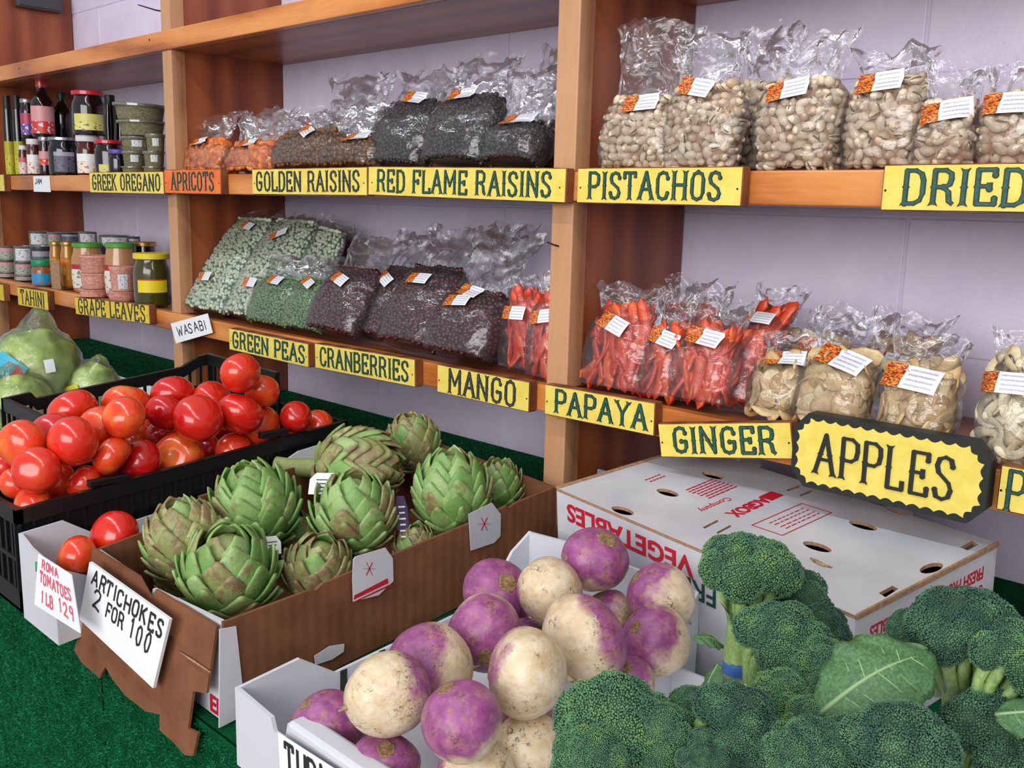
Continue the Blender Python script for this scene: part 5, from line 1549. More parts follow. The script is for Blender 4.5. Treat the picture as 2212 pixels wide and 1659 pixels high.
def strip_mesh(kind, seed):
    rr = random.Random(seed); m = MB()
    if kind == 'strip':
        bend = rr.uniform(-.35, .35); tw = rr.uniform(-.6, .6)
        def fn(u, v):
            a = u * 6.2832; s = (v - .5) * 2
            e = (1 - abs(s) ** 10) ** 0.3
            x = math.cos(a) * 0.27 * e; y = math.sin(a) * 0.11 * e
            c, sn = math.cos(tw * s), math.sin(tw * s)
            return Vector((x * c - y * sn + bend * s * s * .6, x * sn + y * c + 0.05 * math.sin(3 * s + seed), s))
        m.grid(fn, 8, 9, closeu=True)
        mat = None
    elif kind == 'slice':
        ph = rr.uniform(0, 6)
        def fn(u, v):
            a = u * 6.2832; b = (v - .5) * math.pi
            r = math.cos(b) ** 0.6 * (1 + .16 * math.cos(2 * a + ph) + .1 * math.cos(3 * a - ph))
            return Vector((r * math.cos(a), r * math.sin(a) * 0.8, math.sin(b) * 0.16 + 0.16 * math.sin(1.5 * r * math.cos(a + ph))))
        m.grid(fn, 12, 6, closeu=True)
    elif kind == 'apricot':
        def fn(u, v):
            a = u * 6.2832; b = (v - .5) * math.pi
            r = math.cos(b) ** 0.7 * (1 + .07 * math.cos(3 * a + seed))
            return Vector((r * math.cos(a), r * math.sin(a) * .9, math.sin(b) * 0.42 - 0.10 * (1 - r) ** 2))
        m.grid(fn, 12, 7, closeu=True)
    else:   # curled ring
        def fn(u, v):
            a = u * 6.2832; b = v * 6.2832
            r = 0.72 + 0.28 * math.cos(b) + .06 * math.cos(3 * a + seed)
            return Vector((r * math.cos(a), r * math.sin(a) * .86, 0.13 * math.sin(b) + 0.25 * math.sin(2 * a + seed)))
        m.grid(fn, 16, 6, closeu=True)
    return m
def piece_set(kind, mat, name):
    return [strip_mesh(kind, s).mesh(name, mat) for s in range(4)]
PC = dict(apricot=(piece_set('apricot', M_APR, 'apricot'), .0125, .017, M_APR, 'apricot'), papaya=(piece_set('strip', M_PAP, 'papaya_strip'), .033, .019, M_PAP, 'papaya_strip'),
          mango=(piece_set('strip', M_MAN, 'mango_strip'), .028, .018, M_MAN, 'mango_strip'), ginger=(piece_set('slice', M_GIN, 'ginger_slice'), .0160, .0150, M_GIN, 'ginger_slice'),
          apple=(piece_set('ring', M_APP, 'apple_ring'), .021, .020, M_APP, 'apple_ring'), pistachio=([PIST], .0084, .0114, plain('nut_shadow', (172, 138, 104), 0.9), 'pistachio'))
ST = dict(wasabi=(M_WAS, M_WASD, .0052, .0086), peas=(M_GPE, M_GPED, .0034, .0054), raisin=(M_RAI, M_RAI, .0046, .0064), cranberry=(M_CRA, M_CRA, .0054, .0078), golden=(M_GRA, M_GRA, .0060, .0085))
def bag_shape(w, d):
    def body(phi, v, off=0.0):
        vv = min(max(v, 0), 1)
        sx = w / 2 * (0.90 + 0.10 * math.sin(math.pi * vv)) * (1 - 0.16 * max(0, (vv - .85) / .15) ** 2)
        sy = d / 2 * ((0.72 + 0.28 * math.sin(math.pi * min(vv, .5))) if vv < .5 else (1 - 0.62 * ((vv - .5) / .5) ** 2.4))
        c, s = math.cos(phi), math.sin(phi); e = 2 / 2.7
        return Vector(((sx + off) * math.copysign(abs(c) ** e, c), (sy + off) * math.copysign(abs(s) ** e, s), 0))
    return body
BAG_N = 0
CATS = dict(pistachio='nut bag')
def bag(label, group, px, pyb, pw, pyf, pyt, content, yb=1.035, depth=0.055, lean=0.5, yaw=0.0, roll=0.0, lab=((0.0, 0.75, 0.0),), shelf=-0.247, lsize=0.05, dens=1.0, wk=1.0):
    """px, pyb: pixel of the foot; pw: apparent width; pyf / pyt: pixel rows of the fill line and of the film's top"""
    global BAG_N; BAG_N += 1
    rr = random.Random(BAG_N * 7 + 3)
    B = at_y(px, pyb, yb); B.z = shelf + 0.001
    kx = abs(at_y(px + 10, pyb, yb).x - at_y(px - 10, pyb, yb).x) / 20
    w = pw * kx * 0.90 * wk
    R = Matrix.Rotation(yaw, 3, 'Z') @ Matrix.Rotation(-lean, 3, 'X') @ Matrix.Rotation(roll, 3, 'Y')
    up = R @ Vector((0, 0, 1))
    hf = find_len(B, up, pyf); ht = max(find_len(B, up, pyt), hf + 0.02)
    # keep the film off the wall
    lim = (WALL_Y - 0.010 - B.y) / max(up.y, 1e-3) if up.y > 0.05 else 9
    ht = min(ht, lim); hf = min(hf, ht - 0.012)
    lift = math.sin(lean) * depth * 0.36
    root = empty('fruit_bag' if content != 'pistachio' else 'nut_bag', B + Vector((0, 0, lift)), R)
    tag(root, label, 'bag', group)
    body = bag_shape(w, depth)
    # film
    sd = Vector((BAG_N * 3.7, BAG_N * 1.3, 0))
    nv1, nv2, nu = 34, 30, 80
    film = MB(); rows = []
    ph = rr.uniform(0, 6)
    for j in range(nv1 + nv2 + 1):
        row = []
        for i in range(nu):
            phi = 2 * math.pi * i / nu
            if j <= nv1:
                v = j / nv1
                p = body(phi, v, 0.0022); p.z = v * hf - (0.001 if j else -0.0005)
                n = Vector((p.x, p.y * 2, 0)).normalized()
                q = p * 26 + sd
                a = noise.noise(q) * 0.0026 + (0.42 - abs(noise.noise(q * 1.7))) * 0.0038 + (0.3 - abs(noise.noise(q * 3.9))) * 0.0022
                p = p + n * max(a, -0.0010)
            else:
                t = (j - nv1) / nv2
                c, s = math.cos(phi), math.sin(phi)
                b1 = body(phi, 1.0, 0.0022)
                fan = w / 2 * (0.90 + 0.24 * t + 0.05 * math.sin(3 * t + ph))
                x = b1.x * (1 - t) ** 1.5 + fan * math.copysign(abs(c) ** 0.8, c) * (1 - (1 - t) ** 1.5)
                y = b1.y * (1 - t) ** 2 + 0.006 * s * (0.4 + t)
                z = hf + (ht - hf) * t
                q = Vector((x * 18, s * 0.6, z * 16)) + sd
                env = min(1, t * 2.2)
                y += env * (noise.noise(q) * 0.013 + (0.25 - abs(noise.noise(q * 1.9))) * 0.016 + (0.25 - abs(noise.noise(q * 4.3))) * 0.007)
                z += env * t * (noise.noise(Vector((x * 30, 0, 0)) + sd) * 0.018 + noise.noise(Vector((x * 90, 3, s)) + sd) * 0.006)
                p = Vector((x + env * noise.noise(q + Vector((9, 0, 0))) * 0.006, y, z))
            row.append(p)
        rows.append(row)
    vs = [p for r_ in rows for p in r_]; fs = []
    for j in range(len(rows) - 1):
        for i in range(nu):
            i2 = (i + 1) % nu
            fs.append((j * nu + i, j * nu + i2, (j + 1) * nu + i2, (j + 1) * nu + i))
    fs.append(tuple(range(nu - 1, -1, -1)))
    film.add(vs, fs)
    film.build('plastic_film', M_FILM, root)
    # contents
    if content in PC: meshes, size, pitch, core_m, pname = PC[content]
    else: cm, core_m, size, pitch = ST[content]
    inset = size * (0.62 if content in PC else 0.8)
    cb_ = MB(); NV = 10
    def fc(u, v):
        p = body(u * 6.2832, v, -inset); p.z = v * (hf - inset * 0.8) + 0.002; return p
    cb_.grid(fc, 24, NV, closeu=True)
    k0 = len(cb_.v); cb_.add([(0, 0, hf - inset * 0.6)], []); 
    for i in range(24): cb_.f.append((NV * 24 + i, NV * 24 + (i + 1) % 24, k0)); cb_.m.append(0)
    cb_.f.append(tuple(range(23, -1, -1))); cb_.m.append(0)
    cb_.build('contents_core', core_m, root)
    spots = []
    pt = pitch / math.sqrt(dens); jit = 0.25 if content in PC else 0.36
    nrow = max(2, int(hf / (pt * 0.87)))
    # perimeter of the section, sampled by arc length, back side left out
    for j in range(nrow + 1):
        v = (j + 0.35) / (nrow + 0.7)
        arc = []; L = 0; prev = None
        for i in range(121):
            phi = math.pi * (0.92 + 1.16 * i / 120)       # left side, front, right side
            p = body(phi, v, -inset * 0.75)
            if prev is not None: L += (p - prev).length
            arc.append((L, phi)); prev = p
        k = max(2, int(L / pt)); off = 0.5 if j % 2 else 0.0
        for i in range(k + 1):
            s = min(L, max(0, (i + off) / k * L + rr.uniform(-jit, jit) * pt))
            phi = min(arc, key=lambda a: abs(a[0] - s))[1]
            p = body(phi, v, -inset * 0.75); p.z = v * hf + rr.uniform(-jit, jit) * pt
            spots.append((p, phi))
    kx2 = int(w / pt)
    for i in range(kx2):                                   # the top of the heap
        for s in (-0.4, 0.25):
            spots.append((Vector(((i + .5) / kx2 * w * .78 - w * .39, s * depth * .4, hf - inset * .2 + rr.uniform(-.4, .4) * size)), 1.5 * math.pi))
    if content in PC:
        for i, (p, phi) in enumerate(spots):
            if content in ('papaya', 'mango'):
                rot = Euler((rr.uniform(-.3, .3), rr.uniform(-.5, .5), phi - 1.5 * math.pi + rr.uniform(-.4, .4))).to_matrix()
                p.z = min(max(p.z, size * .8), hf - size * .3)
                if rr.random() < 0.45 * 0: continue
            elif content == 'pistachio':
                rot = Euler((rr.uniform(0, 6), rr.uniform(0, 6), rr.uniform(0, 6))).to_matrix()
            else:
                rot = Matrix.Rotation(phi - 1.5 * math.pi, 3, 'Z') @ Matrix.Rotation(math.pi / 2 + rr.uniform(-.5, .5), 3, 'X') @ Matrix.Rotation(rr.uniform(-.5, .5), 3, 'Y') @ Matrix.Rotation(rr.uniform(0, 6), 3, 'Z')
            inst(pname, meshes[i % len(meshes)], root, p, rot, size * rr.uniform(0.85, 1.12))
    else:
        cs = []; rs = []; rots = []
        for (p, phi) in spots:
            cs.append(p); rs.append(size * rr.uniform(0.85, 1.15))
            M = Euler((rr.uniform(0, 6), rr.uniform(0, 6), rr.uniform(0, 6))).to_matrix() @ Matrix.Diagonal((1, rr.uniform(.7, 1), rr.uniform(.6, .95)))
            rots.append(np.array(M))
        o = inst(content + '_filling', balls_mesh(content + '_filling', cs, rs, cm, np.array(rots)), root); o['kind'] = 'stuff'
    # stickers
    for (lu, lv, lr) in lab:
        def fl(u, v):
            x = (u - .5) * lsize; z = (v - .5) * lsize * 0.44
            xx = x * math.cos(lr) - z * math.sin(lr) + lu * w / 2; zz = x * math.sin(lr) + z * math.cos(lr) + lv * hf
            # front surface at this x, z
            vv = zz / hf
            lo, hi = math.pi, 2 * math.pi
            cx_ = min(0.98, max(-0.98, xx / (w / 2 * 0.96)))
            phi = 1.5 * math.pi + math.asin(math.copysign(abs(cx_) ** 1.35, cx_))
            b = body(phi, min(vv, 1.0), 0.0048)
            y = b.y if vv <= 1 else b.y * max(0.2, 1 - (vv - 1) * 2.5) - 0.004
            return Vector((xx, y - 0.0028, zz))
        mm = MB(); mm.grid(fl, 8, 5, uv=True)
        mm.build('sticker', M_LABEL, root)
    return root
MID = 0.0485
LOW = -0.246
g = 'bags of pistachios on the middle shelf'
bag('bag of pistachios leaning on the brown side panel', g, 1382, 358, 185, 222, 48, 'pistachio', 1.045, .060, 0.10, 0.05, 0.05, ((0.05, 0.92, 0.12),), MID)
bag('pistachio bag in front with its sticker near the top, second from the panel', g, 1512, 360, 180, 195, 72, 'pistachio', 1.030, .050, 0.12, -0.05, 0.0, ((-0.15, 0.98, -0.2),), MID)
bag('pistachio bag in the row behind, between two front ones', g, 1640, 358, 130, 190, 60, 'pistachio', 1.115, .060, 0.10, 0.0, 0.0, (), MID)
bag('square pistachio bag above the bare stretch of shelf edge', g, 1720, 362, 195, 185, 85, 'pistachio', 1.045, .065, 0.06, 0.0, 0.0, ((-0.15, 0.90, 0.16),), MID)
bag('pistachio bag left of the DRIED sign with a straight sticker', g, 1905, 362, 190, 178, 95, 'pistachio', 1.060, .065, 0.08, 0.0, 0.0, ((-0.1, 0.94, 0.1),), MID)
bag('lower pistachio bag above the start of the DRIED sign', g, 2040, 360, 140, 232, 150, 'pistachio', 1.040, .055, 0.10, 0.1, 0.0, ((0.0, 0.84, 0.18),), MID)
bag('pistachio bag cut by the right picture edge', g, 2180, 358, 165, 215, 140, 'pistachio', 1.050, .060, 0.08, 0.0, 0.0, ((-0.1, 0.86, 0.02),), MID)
g = 'bags of dried apricots on the middle shelf'
bag('bag of orange dried apricots nearest the post', g, 436, 368, 98, 318, 250, 'apricot', 1.04, .05, 0.35, 0.0, 0.0, ((-0.1, 0.95, 0.15),), MID, .045)
bag('bag of orange dried apricots beside the GOLDEN RAISINS sign', g, 540, 368, 110, 322, 252, 'apricot', 1.04, .05, 0.35, 0.0, 0.0, ((0.0, 0.95, 0.1),), MID, .045)
bag('pale bag of apricots in the row behind', g, 578, 366, 90, 305, 245, 'apricot', 1.12, .05, 0.3, 0.0, 0.0, (), MID)
g = 'bags of golden raisins on the middle shelf'
bag('bag of golden raisins with its sticker tilted down', g, 655, 366, 150, 300, 245, 'golden', 1.04, .06, 0.40, 0.0, 0.0, ((0.1, 0.92, -0.45),), MID, .05)
bag('flat bag of golden raisins above the sign end', g, 755, 366, 130, 318, 235, 'golden', 1.04, .06, 0.40, 0.0, 0.0, ((0.3, 1.0, 0.2),), MID, .05)
bag('taller bag of golden raisins in the row behind', g, 740, 362, 140, 280, 165, 'golden', 1.125, .06, 0.25, 0.0, 0.0, ((0.1, 0.95, 0.1),), MID, .05)
g = 'bags of dark raisins on the middle shelf'
bag('bag of dark raisins next to the golden ones', g, 856, 364, 138, 240, 160, 'raisin', 1.06, .07, 0.42, 0.0, 0.0, ((0.2, 1.0, -0.15),), MID, .055)
bag('biggest bag of dark raisins in the middle, sticker across its top', g, 982, 366, 152, 232, 130, 'raisin', 1.03, .075, 0.42, 0.0, 0.0, ((-0.1, 0.96, 0.1),), MID, .055)
bag('low slumped bag of dark raisins with a tilted sticker', g, 1103, 366, 132, 290, 150, 'raisin', 1.03, .065, 0.45, 0.0, 0.0, ((0.15, 1.0, 0.15),), MID, .055)
bag('bag of dark raisins against the post', g, 1160, 364, 95, 280, 105, 'raisin', 1.10, .06, 0.3, 0.0, 0.0, (), MID)
g = 'bags of wasabi peas on the lower shelf'
bag('tall bag of pale wasabi peas leaning on the post with two stickers', g, 437, 686, 105, 488, 472, 'wasabi', 1.025, .050, 0.62, 0.0, 0.0, ((-0.1, 0.28, 0.1), (0.25, 0.88, -0.15)), LOW, .045)
bag('bag of wasabi peas behind the tall one, sticker near its foot', g, 530, 696, 110, 492, 480, 'wasabi', 1.035, .050, 0.60, 0.0, 0.0, ((0.0, 0.28, 0.0), (0.0, 0.80, 0.5)), LOW, .045)
bag('wasabi pea bag at the back, its corner turned up', g, 610, 690, 100, 505, 490, 'wasabi', 1.075, .045, 0.50, 0.0, 0.10, (), LOW)
g = 'bags of dried green peas on the lower shelf'
bag('small bag of green peas right of the wasabi', g, 580, 712, 105, 610, 560, 'peas', 1.025, .045, 0.45, 0.0, 0.0, ((0.0, 0.88, -0.05),), LOW, .045)
bag('small bag of green peas beside the cranberries', g, 650, 722, 100, 615, 565, 'peas', 1.025, .045, 0.50, 0.0, 0.0, ((-0.1, 0.85, -0.35),), LOW, .042)
g = 'bags of dried cranberries on the lower shelf'
bag('bag of dark cranberries closest to the green peas', g, 715, 738, 118, 605, 520, 'cranberry', 1.02, .065, 0.60, 0.0, 0.0, ((-0.05, 0.72, -0.3),), LOW, .05)
bag('second bag of cranberries, sticker slanting down', g, 808, 760, 100, 600, 510, 'cranberry', 1.055, .060, 0.58, 0.0, 0.0, ((-0.1, 0.75, -0.45),), LOW, .05)
bag('wide bag of cranberries above the sign of the same name', g, 878, 770, 138, 604, 500, 'cranberry', 1.025, .070, 0.58, 0.0, 0.0, ((-0.05, 0.75, 0.02),), LOW, .05)
bag('wrinkled bag of cranberries slumped forward with two stickers', g, 985, 792, 150, 655, 520, 'cranberry', 1.02, .070, 0.52, 0.0, 0.0, ((0.0, 0.95, -0.15), (-0.1, 0.74, 0.1)), LOW, .05)
bag('nearly black bag of cranberries in the shade behind', g, 1030, 770, 90, 650, 490, 'cranberry', 1.09, .055, 0.40, 0.0, 0.0, (), LOW)
g = 'bags of red dried mango on the lower shelf'
bag('bag of bright red mango left of the middle post', g, 1125, 810, 95, 648, 610, 'mango', 1.06, .05, 0.12, 0.0, 0.0, ((-0.1, 0.78, 0.05),), LOW, .045)
bag('bag of red mango half hidden by the middle post', g, 1180, 818, 85, 660, 600, 'mango', 1.035, .05, 0.12, 0.0, 0.0, ((0.0, 0.82, 0.2),), LOW, .045)
g = 'bags of orange-red papaya on the lower shelf'
bag('papaya bag beside the brown side panel with a large sticker', g, 1330, 846, 160, 690, 625, 'papaya', 1.03, .055, 0.22, 0.0, 0.0, ((-0.1, 0.86, -0.3),), LOW, .05)
bag('narrow papaya bag, second from the panel', g, 1425, 866, 100, 735, 640, 'papaya', 1.03, .050, 0.25, 0.0, 0.0, ((0.0, 0.95, -0.2),), LOW, .046)
bag('papaya bag in the middle with a curved sticker', g, 1510, 880, 150, 740, 655, 'papaya', 1.03, .060, 0.30, 0.0, 0.0, ((0.0, 0.95, -0.12),), LOW, .05)
bag('papaya bag lying back with long strips next to the ginger', g, 1580, 888, 110, 705, 635, 'papaya', 1.05, .055, 0.55, 0.0, 0.10, ((-0.2, 0.90, 0.1),), LOW, .045)
bag('papaya bag in the row behind, mostly empty film', g, 1470, 850, 150, 690, 612, 'papaya', 1.12, .050, 0.25, 0.0, 0.0, (), LOW)
g = 'bags of pale ginger slices on the lower shelf'
bag('slumped bag of ginger beside the papaya', g, 1670, 900, 130, 800, 730, 'ginger', 1.03, .060, 0.45, 0.0, 0.0, ((0.15, 0.98, 0.2),), LOW, .046)
bag('wide bag of ginger above the scalloped sign corner', g, 1790, 922, 180, 795, 690, 'ginger', 1.03, .065, 0.42, 0.0, 0.0, ((0.1, 0.92, -0.25),), LOW, .06)
bag('bag of ginger with a level sticker above APPLES', g, 1965, 945, 190, 815, 735, 'ginger', 1.025, .060, 0.30, 0.0, 0.0, ((-0.1, 0.84, -0.08),), LOW, .062)
bag('bag of ginger in the row behind, left one', g, 1740, 890, 160, 752, 680, 'ginger', 1.12, .055, 0.3, 0.0, 0.0, ((0.2, 0.9, -0.1),), LOW, .05)
bag('bag of ginger in the row behind, right one', g, 1920, 910, 190, 758, 690, 'ginger', 1.12, .055, 0.3, 0.0, 0.0, ((-0.1, 0.72, -0.1),), LOW, .05)
bag('bag of curled white apple rings at the right picture edge', 'bag of apple rings', 2175, 960, 150, 800, 720, 'apple', 1.04, .07, 0.2, 0.0, 0.0, ((-0.2, 0.78, 0.05),), LOW, .05)
# ================================================================== jars, bottles, cans and tubs in the far bay
def glassy(name, c, rough=0.12, coat=0.6): return plain(name, c, rough, coat=coat, coat_rough=0.05)
MJ = dict(dark=glassy('dark_preserve_glass', (28, 14, 14)), black=glassy('black_glass', (14, 13, 14)), berry=glassy('red_brown_preserve', (78, 24, 16)), oil=glassy('golden_oil', (176, 116, 20)),
          sauce=glassy('tan_sauce', (176, 128, 84), 0.2), olive=glassy('olive_leaf_jar', (66, 62, 22)), red=glassy('red_lid', (196, 26, 36), 0.35), silver=plain('silver_lid', (176, 178, 184), 0.3, metal=0.8),
          gold=plain('gold_lid', (190, 150, 70), 0.3, metal=0.7), green=plain('green_lid', (72, 150, 52), 0.4), yellow=plain('yellow_lid', (222, 200, 36), 0.4), purple=plain('purple_lid', (92, 66, 150), 0.4),
          white=plain('white_lid', (216, 214, 216), 0.4), teal=plain('teal_lid', (24, 138, 92), 0.4), blackp=plain('black_cap', (18, 18, 20), 0.45), herb=mottled('dried_oregano', (96, 90, 62), (136, 130, 98), 220, 0.8),
          salt=mottled('pink_salt', (196, 128, 112), (226, 168, 150), 160, 0.6), can=mottled('olive_can_print', (72, 78, 66), (128, 132, 112), 60, 0.4), navy=mottled('dark_can_print', (34, 36, 52), (70, 66, 72), 50, 0.4), brown=glassy('brown_spread', (150, 84, 44), 0.3))
def lab_mat(name, c1, c2, c3, split=0.5):
    t = NT(name); tc = t.n('ShaderNodeTexCoord'); sep = t.n('ShaderNodeSeparateXYZ'); t.l(tc.outputs['UV'], sep.inputs[0])
    n = t.n('ShaderNodeTexNoise'); n.inputs['Scale'].default_value = 5; t.l(tc.outputs['UV'], n.inputs['Vector'])
    a = t.mix(t.math('GREATER_THAN', n.outputs['Fac'], 0.56), srgb(c1), srgb(c3))
    t.set(color=t.mix(t.math('GREATER_THAN', sep.outputs[1], split), a, srgb(c2)), rough=0.4)
    return t.m
ML = dict(yg=lab_mat('yellow_green_label', (196, 190, 30), (176, 170, 28), (150, 150, 40), .6), pink=lab_mat('pink_red_label', (206, 60, 56), (214, 150, 150), (236, 220, 220), .45), cream=lab_mat('cream_label', (222, 212, 120), (210, 204, 110), (120, 120, 60), .5),
          white=lab_mat('white_fruit_label', (226, 222, 216), (232, 230, 226), (206, 120, 60), .6), dark=lab_mat('slate_label', (96, 92, 112), (160, 156, 170), (60, 56, 76), .8), orange=lab_mat('orange_label', (224, 140, 32), (220, 128, 30), (210, 190, 60), .7),
          sauce=lab_mat('sauce_label', (220, 214, 206), (170, 34, 48), (120, 130, 70), .8), grape=lab_mat('yellow_red_label', (232, 208, 30), (206, 50, 30), (232, 208, 30), .9), blue=lab_mat('blue_label', (40, 146, 190), (40, 146, 190), (170, 84, 50), .5),
          rose=lab_mat('rose_label', (226, 206, 200), (206, 90, 100), (190, 120, 120), .7), barcode=lab_mat('barcode_label', (216, 218, 222), (220, 222, 226), (150, 150, 160), .9), canred=lab_mat('red_white_can_label', (170, 170, 156), (206, 150, 150), (110, 116, 100), .66), purple=lab_mat('violet_label', (110, 70, 150), (186, 60, 90), (220, 214, 210), .5))
def jar(name, label, cat, pxl, pxr, pyt, pyb, y, body, lid=None, lid_h=0.12, lid_w=1.0, lab=None, lr=(0.1, 0.6), shape='jar', shelf=MID, group=None, span=1.25, tilt=0.0, turn=0.0):
    pc = (pxl + pxr) / 2
    top = at_y(pc, pyt, y).z
    c = at_y(pc, (pyt + (pyb or pyt)) / 2, y)
    zb = shelf if pyb is None else max(shelf, at_y(pc, pyb, y).z)
    H_ = top - zb
    r = (pxr - pxl) / 2 * Vector((c.x, c.y, (top + zb) / 2)).length / F_PX * 0.98
    root = empty(name, (c.x, y, zb + 0.0006), (0, tilt, 0))
    tag(root, label, cat, group)
    hl = H_ * lid_h if lid else 0.0; hb = H_ - hl
    if shape == 'jar': prof = [(.90, 0), (.98, .03), (1, .10), (1, .70), (.97, .80), (.86, .90), (.82, 1.0)]
    elif shape == 'can': prof = [(.96, 0), (1, .02), (.985, .05), (.985, .95), (1, .98), (.96, 1.0)]
    elif shape == 'bottle': prof = [(.90, 0), (1, .04), (1, .58), (.92, .70), (.55, .84), (.40, .90), (.40, 1.0)]
    elif shape == 'tub': prof = [(.84, 0), (.88, .05), (.97, .85), (1.03, .90), (1.03, 1.0)]
    elif shape == 'belly': prof = [(.80, 0), (.92, .05), (1, .25), (1, .55), (.93, .78), (.84, .88), (.80, 1.0)]
    else: prof = [(.92, 0), (1, .03), (1, 1.0)]
    pr = []
    for (a, b) in prof: pr.append((a * r, b * hb))
    MB().lathe(pr, 28).build('body', MJ[body], root, smooth=40.0)
    if lid:
        rl = r * lid_w
        if shape == 'tub': rl = r * 1.05
        MB().lathe([(rl * .97, hb - hl * .1), (rl, hb), (rl, hb + hl * .85), (rl * .95, hb + hl), (rl * .5, hb + hl * .97)], 28).build('lid', MJ[lid], root, smooth=40.0)
    if shape == 'can':
        MB().lathe([(r * 0.97, hb), (r * .985, hb + .0014), (r * .9, hb + .0016), (r * .88, hb + .0004)], 28).build('rim', MJ['silver'], root, smooth=40.0)
    if lab:
        a0 = math.atan2(-y, -c.x) + turn               # facing the shopper
        def fn(u, v):
            zz = (lr[0] + (lr[1] - lr[0]) * v) * hb
            rr_ = r
            for (p, q), (p2, q2) in zip(pr, pr[1:]):
                if q <= zz <= q2: rr_ = p + (p2 - p) * (zz - q) / max(q2 - q, 1e-6)
            a = a0 + (u - .5) * 2 * span
            return Vector((math.cos(a) * (rr_ + .0006), math.sin(a) * (rr_ + .0006), zz))
        m = MB(); m.grid(fn, 16, 6, uv=True); m.build('label', ML[lab], root)
    return root
J = jar
G1 = 'jars and bottles on the middle shelf'
J('oil_bottle', 'dark oil bottle with yellow-green label at the far left', 'bottle', 4, 22, 207, None, 1.05, 'black', 'blackp', .17, .72, 'yg', (0.02, .52), 'jar', group=G1)
J('oil_bottle', 'dark oil bottle with yellow-green label, second one', 'bottle', 25, 43, 207, None, 1.05, 'black', 'blackp', .17, .72, 'yg', (0.02, .52), 'jar', group=G1)
J('sauce_bottle', 'small bottle with pale cap in front of the oil bottles', 'bottle', 40, 58, 315, None, 1.025, 'berry', 'white', .14, .8, 'rose', (.05, .7), 'jar', group=G1)
J('jam_jar', 'jam jar with white lid and fruit label', 'jar', 58, 83, 301, None, 1.03, 'berry', 'white', .14, .95, 'white', (.05, .66), 'jar', group=G1)
J('jam_jar', 'silver-lidded jar with violet label standing on the jam jar', 'jar', 47, 73, 214, 300, 1.06, 'dark', 'silver', .10, .95, 'purple', (.1, .7), 'jar', group=G1)
J('jam_jar', 'narrow dark jar behind the silver-lidded one', 'jar', 84, 107, 297, None, 1.05, 'dark', 'silver', .10, .95, 'pink', (.3, .7), 'jar', group=G1)
J('jam_jar', 'wide dark jar with silver lid and slate label', 'jar', 108, 164, 298, None, 1.03, 'black', 'silver', .08, .98, 'dark', (.08, .66), 'jar', group=G1, span=.7)
J('syrup_bottle', 'tall dark syrup bottle with red cap and pink label', 'bottle', 70, 112, 162, 297, 1.06, 'dark', 'red', .18, .46, 'pink', (.06, .60), 'bottle', group=G1)
J('syrup_bottle', 'dark syrup bottle standing behind the red-capped one', 'bottle', 116, 152, 200, 300, 1.12, 'black', 'blackp', .14, .5, None, (.1, .5), 'bottle', group=G1)
J('sauce_bottle', 'red cap of a small bottle behind the wide dark jar', 'bottle', 108, 138, 266, None, 1.11, 'dark', 'red', .18, .9, None, (.1, .5), 'jar', group=G1)
J('jam_jar', 'jar with checked lid and white fruit label under the red-lidded jar', 'jar', 167, 210, 293, None, 1.04, 'berry', 'white', .15, 1.02, 'white', (.05, .62), 'jar', group=G1)
J('cherry_jar', 'big dark jar with red lid and pale yellow label on top', 'jar', 161, 222, 198, 294, 1.045, 'dark', 'red', .09, .98, 'cream', (.12, .52), 'jar', group=G1, span=1.0)
J('jam_jar', 'dark jar with red lid and cream label at the front', 'jar', 207, 263, 304, None, 1.03, 'black', 'red', .10, .98, 'cream', (.0, .32), 'jar', group=G1, span=.8)
J('jam_jar', 'small dark jar with purple lid beside the herb tubs', 'jar', 236, 272, 324, None, 1.015, 'black', 'purple', .17, 1.0, None, (.1, .5), 'jar', group=G1)
J('syrup_bottle', 'black bottle in the back row behind the cherry jar', 'bottle', 222, 250, 206, None, 1.14, 'black', 'blackp', .12, .7, None, (.1, .5), 'jar', group=G1)
J('syrup_bottle', 'black bottle in the back row next to the herb tubs', 'bottle', 246, 272, 250, None, 1.14, 'black', 'blackp', .12, .8, None, (.1, .5), 'jar', group=G1)
G2 = 'clear tubs of dried oregano stacked by the post'
OR = [(266, 312, 361, None, 1.03, 'lowest tub of oregano, left column'), (312, 353, 361, None, 1.03, 'lowest tub of oregano by the post'), (268, 313, 328, 361, 1.03, 'second tub of oregano, left column'), (313, 353, 328, 361, 1.03, 'second tub of oregano by the post'),
      (266, 325, 297, 328, 1.04, 'third tub of oregano, left column'), (318, 354, 291, 328, 1.03, 'third tub of oregano by the post'), (263, 350, 263, 296, 1.06, 'wide tub of oregano fourth from below'), (255, 350, 226, 262, 1.06, 'tilted wide tub topping the oregano stack')]
M_TUBF = film_mat('clear_tub_plastic', 0.08, (0.95, 0.96, 0.95), 0.06, 0.08, 30, 0.1)
for (a, b, t_, bb, yy, lb) in OR:
    rt = J('herb_tub', lb, 'tub', a, b, t_, bb, yy, 'herb', None, 0, 1, 'barcode' if 'second' in lb or 'third' in lb else None, (.3, .75), 'tub', group=G2, span=.35, tilt=0.05 if 'tilted' in lb else 0)
    me = rt.children[0].data
    r_ = max(v.co.x for v in me.vertices); z_ = max(v.co.z for v in me.vertices)
    MB().lathe([(r_ * 1.03, z_ * .82), (r_ * 1.06, z_ * .86), (r_ * 1.06, z_ * 1.0), (r_ * .98, z_ * 1.02), (r_ * .5, z_ * 1.015)], 28).build('lid', M_TUBF, rt, smooth=40.0)
G3 = 'cans on the lower shelf'
k = 0
